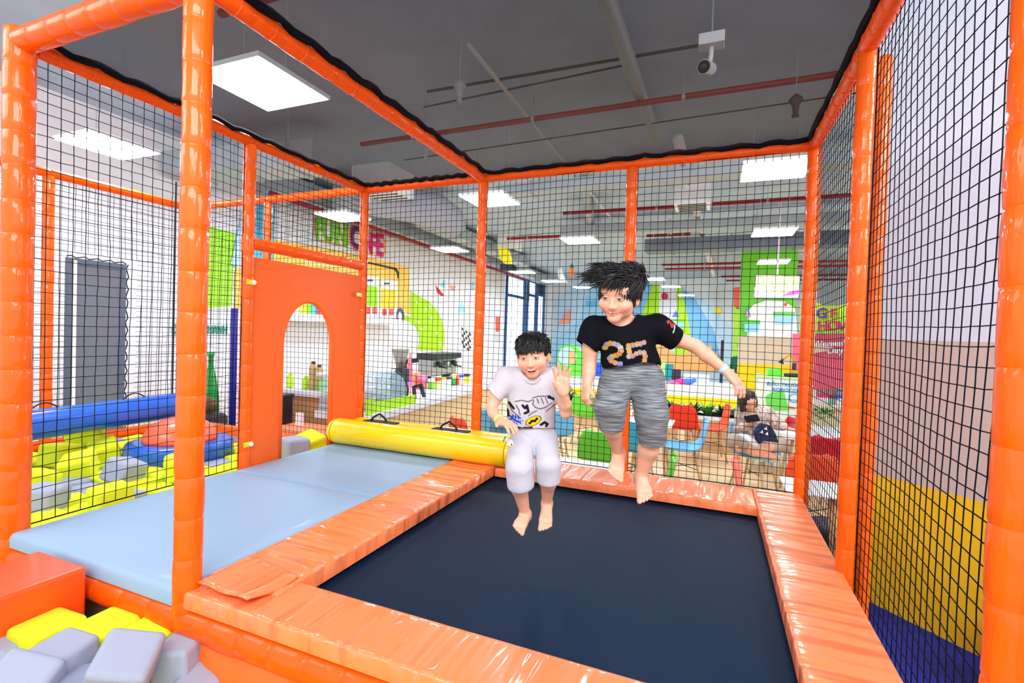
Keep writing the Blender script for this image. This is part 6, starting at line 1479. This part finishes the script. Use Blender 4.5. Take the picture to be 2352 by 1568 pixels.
# ---------------------------------------------------------------- boy in black
def boy_black():
    D = 2.2; P = lambda u, v, d=0: HP(u, v, D+d); z5 = 5.227
    root = thing('person', 'laughing boy with windblown hair in a black T-shirt, jumping with arms out', 'person', P(1445, 1160))
    H = Head(P(1421, 681, -.07), head_frame(31, 12, 7), 1.02, 1.0, .55)
    b = Clay(.003); H.add(b)
    b.cone(H.w(0, -.02, -.06), P(1432, 750, .02), .042, .047, .02)
    FL_ = (FWD, .70)
    b.chain([P(1435, 775, .0), P(1445, 830, .02), P(1450, 862, .03)], [.092, .088, .09], .03, FL_)
    sL = P(1364, 752, .0); eL = P(1354, 838, .02); wL = P(1348, 886, -.02)
    sR = P(1505, 748, .0); eR = P(1598, 795, .02); wR = P(1668, 852, -.03)
    b.chain([P(1400, 752, .0), sL, P(1356, 800, .01), eL], [.045, .04, .033, .029], .02); b.chain([eL, P(1352, 855, .0), wL], [.029, .0285, .0195], .012)
    b.chain([P(1465, 750, .0), sR, P(1550, 776, .01), eR], [.045, .042, .035, .030], .02); b.chain([eR, P(1622, 815, .0), wR], [.030, .0295, .0195], .012)
    hand(b, wL, unit(P(1344, 915, -.04)-wL), RGT*.9-FWD*-.35, -FWD*1.0+RGT*.3, 1.02, (.75, .8, .85, .9), .05, (.7, .55, .45))
    A = unit(P(1699, 884, -.05)-wR)
    hand(b, wR, A, -UPV*.55-RGT*.45+FWD*.6, RGT*.6+UPV*.4, 1.12, (.22, .26, .3, .36), .22, (.55, .25, .75))
    hL = P(1413, 868, .03); kL = P(1400, 948, -.09); aL = P(1421, 1040, .06)
    hR = P(1486, 872, .03); kR = P(1498, 962, -.07); aR = P(1473, 1090, .04)
    b.chain([hL, kL], [.058, .042], .03); b.chain([kL, P(1407, 985, -.05), aL], [.042, .038, .0255], .02)
    b.chain([hR, kR], [.058, .044], .03); b.chain([kR, P(1490, 1030, -.01), aR], [.046, .043, .0255], .02)
    foot(b, aL, P(1413, 1094, -.03), RGT*.95-UPV*.2, 1.10, 1, P(1424, 1050, .09))
    foot(b, aR, P(1482, 1146, -.04), RGT*.97+UPV*.18, 1.10, -1, P(1468, 1102, .07))
    V, F = b.mesh()
    body = mesh_obj('body', V, F, SKIN_M, root, lambda V, n: H.paint(V, n, np.tile(SK, (len(V), 1))))
    H.extras(root, gap=True, squint=.55)
    c = Clay(.003); S_ = H.s
    c.ell(H.w(0, -.022, .040), np.array([.090, .100, .090])*S_, .01, H.M)
    c.ell(H.w(-.045, .0, .098), np.array([.062, .070, .038])*S_, .03, H.M); c.ell(H.w(.045, -.03, .09), np.array([.055, .075, .045])*S_, .03, H.M); c.cone(H.w(-.05, .03, .085), H.w(-.105, .03, .08), .034*S_, .014*S_, .02)
    c.ell(H.w(0, .094, -.022), np.array([.0665, .058, .074])*S_, .010, H.M, '-')
    c.ell(H.w(0, .02, -.095), np.array([.10, .08, .075])*S_, .012, H.M, '-')
    for x in (-1, 1): c.ell(H.w(x*.088, .010, -.012), np.array([.02, .020, .028])*S_, .006, H.M, '-')
    V, F = c.mesh()
    hair = mesh_obj('hair', V, F, HAIR_M, root)
    rs = np.random.RandomState(5); m = MB()
    front = lambda p: (p-H.c)@H.F/H.s
    up = lambda p: (p-H.c)@H.U/H.s
    def flow(p, q):
        if up(p) < .05: return -H.U*.9-H.R*.2
        if q@RGT > .35: return UPV*.15-RGT*.5-H.U*.35
        return -RGT*.9+UPV*.18+q*.1
    comb(m, hair, 2600, .045, .0034, rs, flow, lambda p, q: up(p) > -.03, .16)
    def wisp(p, q): return -RGT*.95+UPV*.12+q*.3
    comb(m, hair, 420, .085, .0040, rs, wisp, lambda p, q: q@RGT < -.1 and up(p) > .05, .5, .3)
    comb(m, hair, 160, .05, .0036, rs, lambda p, q: UPV*.5+q-RGT*.3, lambda p, q: q@UPV > .3, .6, .35)
    ro = []; di = []; le = []
    for i in range(46):   # fringe swept across the forehead
        a = rs.uniform(-.95, 1.0); p = H.w(.080*math.sin(a), .094*math.cos(a)-.002, .064+rs.uniform(-.004, .014)); ro.append(p)
        di.append(-H.U*.8-H.R*.55+H.F*.30+rs.randn(3)*.10); le.append(rs.uniform(.026, .040)*S_)
    strands(m, ro, di, le, .0036, rs, .3, .25)
    ro = [H.w(.028, .098, .06), H.w(.034, .097, .058), H.w(.046, .092, .055)]; strands(m, ro, [-H.U+H.F*.12-H.R*.15, -H.U+H.F*.1+H.R*.1, -H.U-H.R*.2+H.F*.1], [.055, .05, .045], .002, rs, .2)
    o = m.build('loose_locks', HAIR_M, smooth=True); adopt(root, o)
    # T-shirt
    t = Clay(.0026); FT = (FWD, .74)
    t.chain([P(1436, 778, 0), P(1445, 820, .01), P(1452, 846, .02)], [.106, .118, .128], .03, FT)
    t.cone(P(1430, 752, .0), P(1436, 778, 0), .085, .104, .03, FT)
    t.chain([P(1400, 758, .0), P(1366, 756, 0), P(1350, 788, .0)], [.06, .054, .055], .03)
    t.chain([P(1465, 756, .0), P(1508, 752, 0), P(1549, 777, .01)], [.06, .057, .052], .03)
    d1 = unit(P(1350, 788, .0)-P(1364, 756, 0)+RGT*-.01); e1 = P(1350, 788, .0); t.cone(e1+d1*.064, e1+d1*.14, .07, .07, .006, None, '-'); t.cone(e1, e1+d1*.06, .04, .046, .004, None, '-')
    d2 = unit(P(1549, 777, .01)-P(1508, 752, 0)); e2 = P(1549, 777, .01); t.cone(e2+d2*.062, e2+d2*.14, .07, .07, .006, None, '-'); t.cone(e2-d2*.01, e2+d2*.05, .038, .042, .004, None, '-')
    t.cone(P(1452, 885, .02), P(1454, 930, .03), .155, .16, .006, (FWD, .85), '-')
    t.cone(P(1424, 728, -.02), P(1430, 708, .0), .064, .072, .006, None, '-')
    V, F = t.mesh(); uv = plane_uv(P(1440, 790, 0), D)
    Bk = np.array(lin((12, 13, 20))); Z = lambda L_: [((x/z5)+1300-1440, (y/z5)+570-790) for x, y in L_]
    two = Z([(450, 1190), (465, 1155), (500, 1140), (540, 1145), (580, 1160), (610, 1190), (615, 1225), (600, 1260), (565, 1280), (525, 1295), (505, 1315), (520, 1345), (560, 1368), (610, 1380)])
    five = Z([(890, 1130), (845, 1145), (800, 1150), (750, 1160), (700, 1165), (700, 1200), (710, 1240), (705, 1290), (745, 1285), (790, 1260), (835, 1245), (885, 1250), (900, 1290), (890, 1335), (890, 1375), (860, 1390)])
    pal = [np.array(lin(c)) for c in ((236, 190, 110), (226, 150, 80), (240, 220, 190), (220, 120, 120), (180, 170, 220), (250, 200, 60), (230, 210, 200), (170, 190, 220), (236, 160, 60))]
    def bcol(V, n):
        x, y = uv(V); C = np.tile(Bk, (len(V), 1)); fr = (n@(-FWD)) > -.1
        for j, L_ in enumerate((two, five)):
            for i, (cx, cy) in enumerate(L_):
                r = np.hypot(x-cx, y-cy); c1 = pal[(i*4+j*3) % 9]; c2 = pal[(i*2+j+5) % 9]
                C[(r < 5.8) & fr] = c1*.62; C[(r < 4.4) & fr] = c2*.5; C[(r < 1.8) & fr] = c1*.7
        # small red figure and white text on the sleeve
        X = np.stack([x, y], 1)
        def ds(L_):
            d = np.full(len(V), 99.)
            for i in range(len(L_)-1): d = np.minimum(d, dseg(X, L_[i], L_[i+1]))
            return d
        f = (ds(Z([(1180, 905), (1175, 885), (1195, 878), (1215, 895), (1220, 925), (1225, 950), (1245, 940), (1250, 915)])) < 1.9) & fr; C[f] = np.array(lin((236, 60, 66)))
        for a_ in range(5):
            q0 = (1240+a_*7, 1015-a_*19); f = (ds(Z([q0, (q0[0]+6, q0[1]-10)])) < 1.2) & fr; C[f] = np.array(lin((226, 226, 230)))
        return C
    mesh_obj('t_shirt', V, F, CLOTH_M, root, bcol, wrinkle(.0045, 50, 24, 13))
    m = MB(); cc = P(1428, 742, -.008); ff = unit(-FWD*.85-UPV*.52)
    m.tube([cc+RGT*.068*math.cos(q)+ff*.062*math.sin(q) for q in [2*math.pi*i/32 for i in range(33)]], .0045, 8, cap=False); o = m.build('collar', mat('black_collar', (12, 13, 20), .85), smooth=True); adopt(root, o)
    # shorts with soft horizontal streaks
    s_ = Clay(.003)
    s_.chain([P(1452, 848, .03), P(1450, 862, .03)], [.106, .108], .02, (FWD, .8))
    s_.chain([P(1419, 868, .03), P(1401, 935, -.09), P(1404, 985, -.07)], [.076, .070, .052], .014); s_.chain([P(1484, 870, .03), P(1497, 950, -.07), P(1497, 1008, -.04)], [.078, .068, .062], .014)
    for (a, b2, r, ro_) in ((P(1401, 935, -.09), P(1404, 985, -.07), .048, .056), (P(1497, 950, -.07), P(1497, 1008, -.04), .056, .066)):
        d = unit(b2-a); s_.cone(b2+d*(ro_+.012), b2+d*.16, .085, .085, .004, None, '-'); s_.cone(b2-d*.02, b2+d*.06, r*.86, r*.92, .004, None, '-')
    V, F = s_.mesh()
    SM = bpy.data.materials.new('streaked_grey_jersey'); SM.use_nodes = True; nt = SM.node_tree; bb = nt.nodes['Principled BSDF']; bb.inputs['Roughness'].default_value = .85
    tc = nt.nodes.new('ShaderNodeTexCoord'); mp = nt.nodes.new('ShaderNodeMapping'); mp.inputs['Scale'].default_value = (12, 12, 210); nz = nt.nodes.new('ShaderNodeTexNoise'); nz.inputs['Scale'].default_value = 1; nz.inputs['Detail'].default_value = 4
    cr = nt.nodes.new('ShaderNodeValToRGB'); cr.color_ramp.elements[0].position = .38; cr.color_ramp.elements[0].color = lin((78, 82, 88))+(1,); cr.color_ramp.elements[1].position = .66; cr.color_ramp.elements[1].color = lin((152, 156, 160))+(1,)
    nt.links.new(tc.outputs['Object'], mp.inputs[0]); nt.links.new(mp.outputs[0], nz.inputs[0]); nt.links.new(nz.outputs[0], cr.inputs[0]); nt.links.new(cr.outputs[0], bb.inputs['Base Color'])
    mesh_obj('shorts', V, F, SM, root, None, wrinkle(.006, 40, 60, 19))
    a = P(1622, 815, .0); c_ = a+(wR-a)*.86; d = unit(wR-a); x_ = unit(np.cross(d, UPV)); y_ = np.cross(d, x_)
    m = MB(); m.tube([c_+d*(-.008)+(x_*math.cos(q)+y_*math.sin(q))*.0235 for q in [2*math.pi*i/24 for i in range(25)]], .0028, 6, cap=False)
    m.tube([c_+d*(.004)+(x_*math.cos(q)+y_*math.sin(q))*.0232 for q in [2*math.pi*i/24 for i in range(25)]], .0105, 6, cap=False, flat=.16) if False else None
    pts = []; n = 28; V = []; F = []
    for j, w in enumerate((-.011, .011)):
        for i in range(n): q = 2*math.pi*i/n; V.append(c_+d*w+(x_*math.cos(q)+y_*math.sin(q))*.0236)
    for i in range(n): F.append((i, (i+1) % n, n+(i+1) % n, n+i))
    m = MB(); m.add(V, F); o = m.build('paper_wristband', mat('pale_blue_band', (190, 222, 246), .5), smooth=True); so = o.modifiers.new('s', 'SOLIDIFY'); so.thickness = .0012; adopt(root, o)
    m = MB()
    for i in range(22):
        t_ = i/21; q = math.pi*(.25+.72*t_); p = P(1428, 738, -.01)+RGT*.062*math.cos(q)-UPV*(.045*math.sin(q)-.03*math.cos(q))-FWD*(.055*math.sin(q)+.01); m.ell(p, (.0024, .0024, .0024), 6)
    o = m.build('necklace', MATS['silver'], smooth=True); adopt(root, o)
boy_black()

# ---------------------------------------------------------------- seated woman
def woman():
    D = float((np.array(woman_chair.location)+np.array([0, 0, .45])-CAM)@FWD); P = lambda u, v, d=0: HP(u, v, D+d)
    root = thing('person', 'woman in a beige patterned top sitting cross legged looking at her phone', 'person', P(1733, 1042))
    H = Head(P(1719, 921, -.12), head_frame(-8, 32, -14), .96, 0)
    b = Clay(.006); H.add(b, ears=False)
    b.cone(H.w(0, -.02, -.06), P(1730, 945, .0), .045, .055, .02)
    b.chain([P(1732, 962, .0), P(1733, 990, .04), P(1736, 1014, .06)], [.12, .11, .13], .04, (FWD, .75))
    sL = P(1703, 950, 0); eL = P(1699, 986, -.02); wL = P(1722, 972, -.22); sR = P(1762, 948, 0); eR = P(1786, 974, -.05); wR = P(1808, 983, -.12)
    b.chain([sL, eL, wL], [.05, .038, .026], .02); b.chain([sR, eR, wR], [.05, .038, .026], .02)
    hand(b, wL, P(1733, 962, -.26)-wL, UPV-FWD*-.2, -FWD, 1.2, (.5, .5, .5, .5), .05)
    hand(b, wR, P(1822, 986, -.13)-wR, -UPV, -FWD, 1.2, (.35, .35, .35, .35), .1)
    kL = P(1686, 1014, -.22); kR = P(1793, 1020, -.2); aL = P(1773, 1048, -.30); aR = P(1705, 1028, -.26)
    b.chain([P(1722, 1018, .0), kL, P(1730, 1036, -.28), aL], [.09, .062, .052, .032], .02); b.chain([P(1750, 1018, .0), kR, P(1750, 1030, -.30), aR], [.09, .062, .052, .032], .02)
    foot(b, aL, P(1786, 1054, -.36), UPV*.6+RGT*.3, 1.3, 1); foot(b, aR, P(1692, 1032, -.3), UPV, 1.3, 1)
    V, F = b.mesh(); mesh_obj('body', V, F, SKIN_M, root, lambda V, n: H.paint(V, n, np.tile(SK, (len(V), 1)))); H.extras(root, squint=.5)
    c = Clay(.006); c.ell(H.w(0, -.03, .030), (.10, .10, .095), .01, H.M); c.ell(H.w(0, -.045, -.05), (.098, .07, .09), .02, H.M); c.ell(H.w(-.075, .01, -.045), (.03, .045, .09), .02, H.M); c.ell(H.w(.078, .01, -.035), (.028, .04, .07), .02, H.M)
    c.ell(H.w(.01, .10, -.03), (.06, .07, .085), .008, H.M, '-'); V, F = c.mesh(); mesh_obj('hair', V, F, HAIRB_M, root, wr=lambda V: .003*np.sin(V[:, 0]*180+V[:, 2]*40))
    t = Clay(.006); FT = (FWD, .78)
    t.chain([P(1732, 955, .0), P(1732, 985, .03), P(1736, 1006, .05)], [.135, .135, .145], .03, FT)
    t.chain([P(1722, 950, 0), sL, eL, eL+(wL-eL)*.4], [.08, .068, .06, .055], .03); t.chain([P(1745, 950, 0), sR, eR, eR+(wR-eR)*.45], [.08, .068, .06, .055], .03)
    t.cone(P(1727, 938, -.06), P(1729, 925, -.02), .055, .065, .01, None, '-'); V, F = t.mesh()
    BM = bpy.data.materials.new('beige_print'); BM.use_nodes = True; nt = BM.node_tree; bb = nt.nodes['Principled BSDF']; bb.inputs['Roughness'].default_value = .85; tc = nt.nodes.new('ShaderNodeTexCoord')
    nz = nt.nodes.new('ShaderNodeTexNoise'); nz.inputs['Scale'].default_value = 26; cr = nt.nodes.new('ShaderNodeValToRGB'); cr.color_ramp.elements[0].position = .42; cr.color_ramp.elements[0].color = lin((176, 150, 138))+(1,); cr.color_ramp.elements[1].position = .6; cr.color_ramp.elements[1].color = lin((222, 206, 194))+(1,)
    nt.links.new(tc.outputs['Object'], nz.inputs[0]); nt.links.new(nz.outputs[0], cr.inputs[0]); nt.links.new(cr.outputs[0], bb.inputs['Base Color']); mesh_obj('patterned_top', V, F, BM, root, None, wrinkle(.006, 40, 25, 4))
    s_ = Clay(.006); s_.chain([P(1722, 1014, .03), kL, kL+(P(1730, 1036, -.28)-kL)*.45], [.105, .08, .072], .03); s_.chain([P(1750, 1014, .03), kR, kR+(P(1750, 1030, -.30)-kR)*.4], [.105, .08, .072], .03); s_.cone(P(1725, 1012, .05), P(1748, 1012, .05), .12, .12, .03)
    V, F = s_.mesh(); mesh_obj('trousers', V, F, mat('khaki_cloth', (176, 158, 138), .85), root, None, wrinkle(.006, 40, 40, 6))
    ph = P(1727, 961, -.30); m = MB(); m.box((-.075, -.04, -.005), (.075, .04, .005), T=frame_matrix(ph, RGT*1.0-UPV*-.15, -FWD*.6+UPV*-.8)); solo(m, 'phone', mat('black_gloss', (12, 12, 14), .2), 'dark phone in the hand of the seated woman', 'phone')
    bg = P(1761, 996, -.42); tt = thing('handbag', 'navy bag with a white three part mark on the lap of the seated woman', 'bag', bg)
    T_ = frame_matrix(bg, RGT*1.0-UPV*.35, UPV+RGT*.35); m = MB(); m.prism([T_ @ Vector(p) for p in ((-.12, -.02, 0), (-.08, .09, 0), (.02, .10, 0), (.10, .03, 0), (.16, -.05, 0), (.0, -.08, 0), (-.04, -.14, 0))], Vector(FWD*.07)); o = m.build('bag_body', mat('navy_cloth', (14, 30, 66), .7), bevel=.012); adopt(tt, o)
    for a0 in (90, 210, 330):
        x_, y_ = .034*math.cos(math.radians(a0)), .034*math.sin(math.radians(a0))+.02
        m = MB(); m.prism([T_ @ Vector((x_-.03+p[0], y_+p[1], .004)) for p in ((-.018, -.014), (.018, -.014), (0, .02))], Vector(-FWD*.004)); o = m.build('white_mark', WHITE); adopt(tt, o)
    sb = P(1724, 1008, -.40); m = MB(); m.tube([P(1700, 996, -.36), P(1712, 1002, -.42), P(1732, 1018, -.44), P(1742, 1024, -.40)], [.03, .055, .055, .03], 12, flat=.5); solo(m, 'sweater_bundle', mat('silver_cloth', (206, 206, 204), .5, bump=.5, bscale=12), 'silvery folded cloth bundle on the lap of the seated woman', 'cloth', smooth=True)
    cp = P(1838, 985, -.02); ct = thing('drink_cup', 'iced coffee cup with a white lid on the table of the seated woman', 'cup', (cp[0], cp[1], FL+.72))
    m = MB(); m.lathe([(.03, 0), (.045, .13), (.001, .131)], 16); m.build('cup_body', mat('coffee_plastic', (206, 170, 130), .3), ct, smooth=True); m = MB(); m.lathe([(.048, .13), (.045, .15), (.03, .17), (.001, .171)], 16); m.build('lid', WHITE_GLOSS, ct, smooth=True); m = MB(); m.tube([(0, 0, .15), (.02, 0, .27)], .005, 6); m.build('straw', WHITE, ct)
woman()
def bystander(D, hu, hv, lab, shirt, hairm, scale=1.0, yaw=0, arm=None, hoff=0):
    P = lambda u, v, d=0: HP(u, v, D+d); px = D/FPX
    hc = P(hu, hv); root = thing('person', lab, 'person', (hc[0], hc[1], FL)); H = Head(hc, head_frame(yaw, 5, 0), scale, 0)
    h = hc[2]-FL; b = Clay(.009); H.add(b, ears=False); Z_ = lambda x, y, z: np.array([hc[0], hc[1], FL])+RGT*x+np.array([-FWD[0], -FWD[1], 0])*y+np.array([0, 0, z])
    b.cone(hc-np.array([0, 0, .05]), Z_(0, 0, h*.86), .05, .055, .02); b.chain([Z_(0, 0, h*.80), Z_(0, 0, h*.56)], [.12*scale, .11*scale], .03)
    for s in (-1, 1):
        b.chain([Z_(s*.08*scale, 0, h*.53), Z_(s*.09*scale, .02, h*.29), Z_(s*.09*scale, 0, .07)], [.08*scale, .055*scale, .035], .03); foot(b, Z_(s*.09*scale, 0, .06), Z_(s*.10*scale, .14, .02), RGT, 1.3, -s)
        e = Z_(s*.22*scale, .05, h*.62); w = Z_(s*.18*scale, .24, h*.60); b.chain([Z_(s*.17*scale, 0, h*.83), e, w], [.05*scale, .038, .028], .02); hand(b, w, np.array([-FWD[0], -FWD[1], 0]), np.array([0, 0, -1.]), -s*RGT, 1.2*scale)
    V, F = b.mesh(); mesh_obj('body', V, F, SKIN_M, root, lambda V, n: H.paint(V, n, np.tile(SK, (len(V), 1)))); H.extras(root)
    c = Clay(.007); c.ell(H.w(0, -.02, .035), np.array((.088, .10, .09))*scale, .01, H.M); c.ell(H.w(0, .10, -.03), np.array((.066, .07, .08))*scale, .01, H.M, '-'); c.ell(H.w(0, .02, -.10), np.array((.10, .08, .07))*scale, .01, H.M, '-')
    if hoff: c.ell(H.w(0, -.05, .02), np.array((.105, .10, .11))*scale, .01, H.M)
    V, F = c.mesh(); mesh_obj('hair', V, F, hairm, root)
    t = Clay(.008); t.chain([Z_(0, 0, h*.80), Z_(0, 0, h*.52)], [.145*scale, .15*scale], .03, (FWD, .8))
    for s in (-1, 1): t.chain([Z_(s*.1*scale, 0, h*.83), Z_(s*.17*scale, 0, h*.82), Z_(s*.21*scale, .03, h*.70)], [.07*scale, .065*scale, .06*scale], .03)
    V, F = t.mesh(); mesh_obj('t_shirt', V, F, shirt, root, None, wrinkle(.005, 30, 20, 2))
    q = Clay(.009); q.cone(Z_(-.03, 0, h*.52), Z_(.03, 0, h*.52), .12*scale, .12*scale, .03, (FWD, .8))
    for s in (-1, 1): q.chain([Z_(s*.08*scale, 0, h*.50), Z_(s*.09*scale, .01, h*.1)], [.095*scale, .065*scale], .03)
    V, F = q.mesh(); mesh_obj('trousers', V, F, mat('grey_trousers', (150, 150, 156), .8), root)
bystander(11.9, 1703, 798, 'person in a dark green T-shirt half hidden behind the beige wall', mat('dark_green_cloth', (10, 96, 70), .8), HAIR_M, 1.0, 20)
bystander(6.0, 480, 934, 'small brown haired person beyond the back of the foam pit, left of the arched panel', mat('charcoal_cloth', (70, 66, 70), .8), mat('brown_hair', (104, 78, 44), .6, bump=.4, bscale=60), .9, 150, hoff=1)
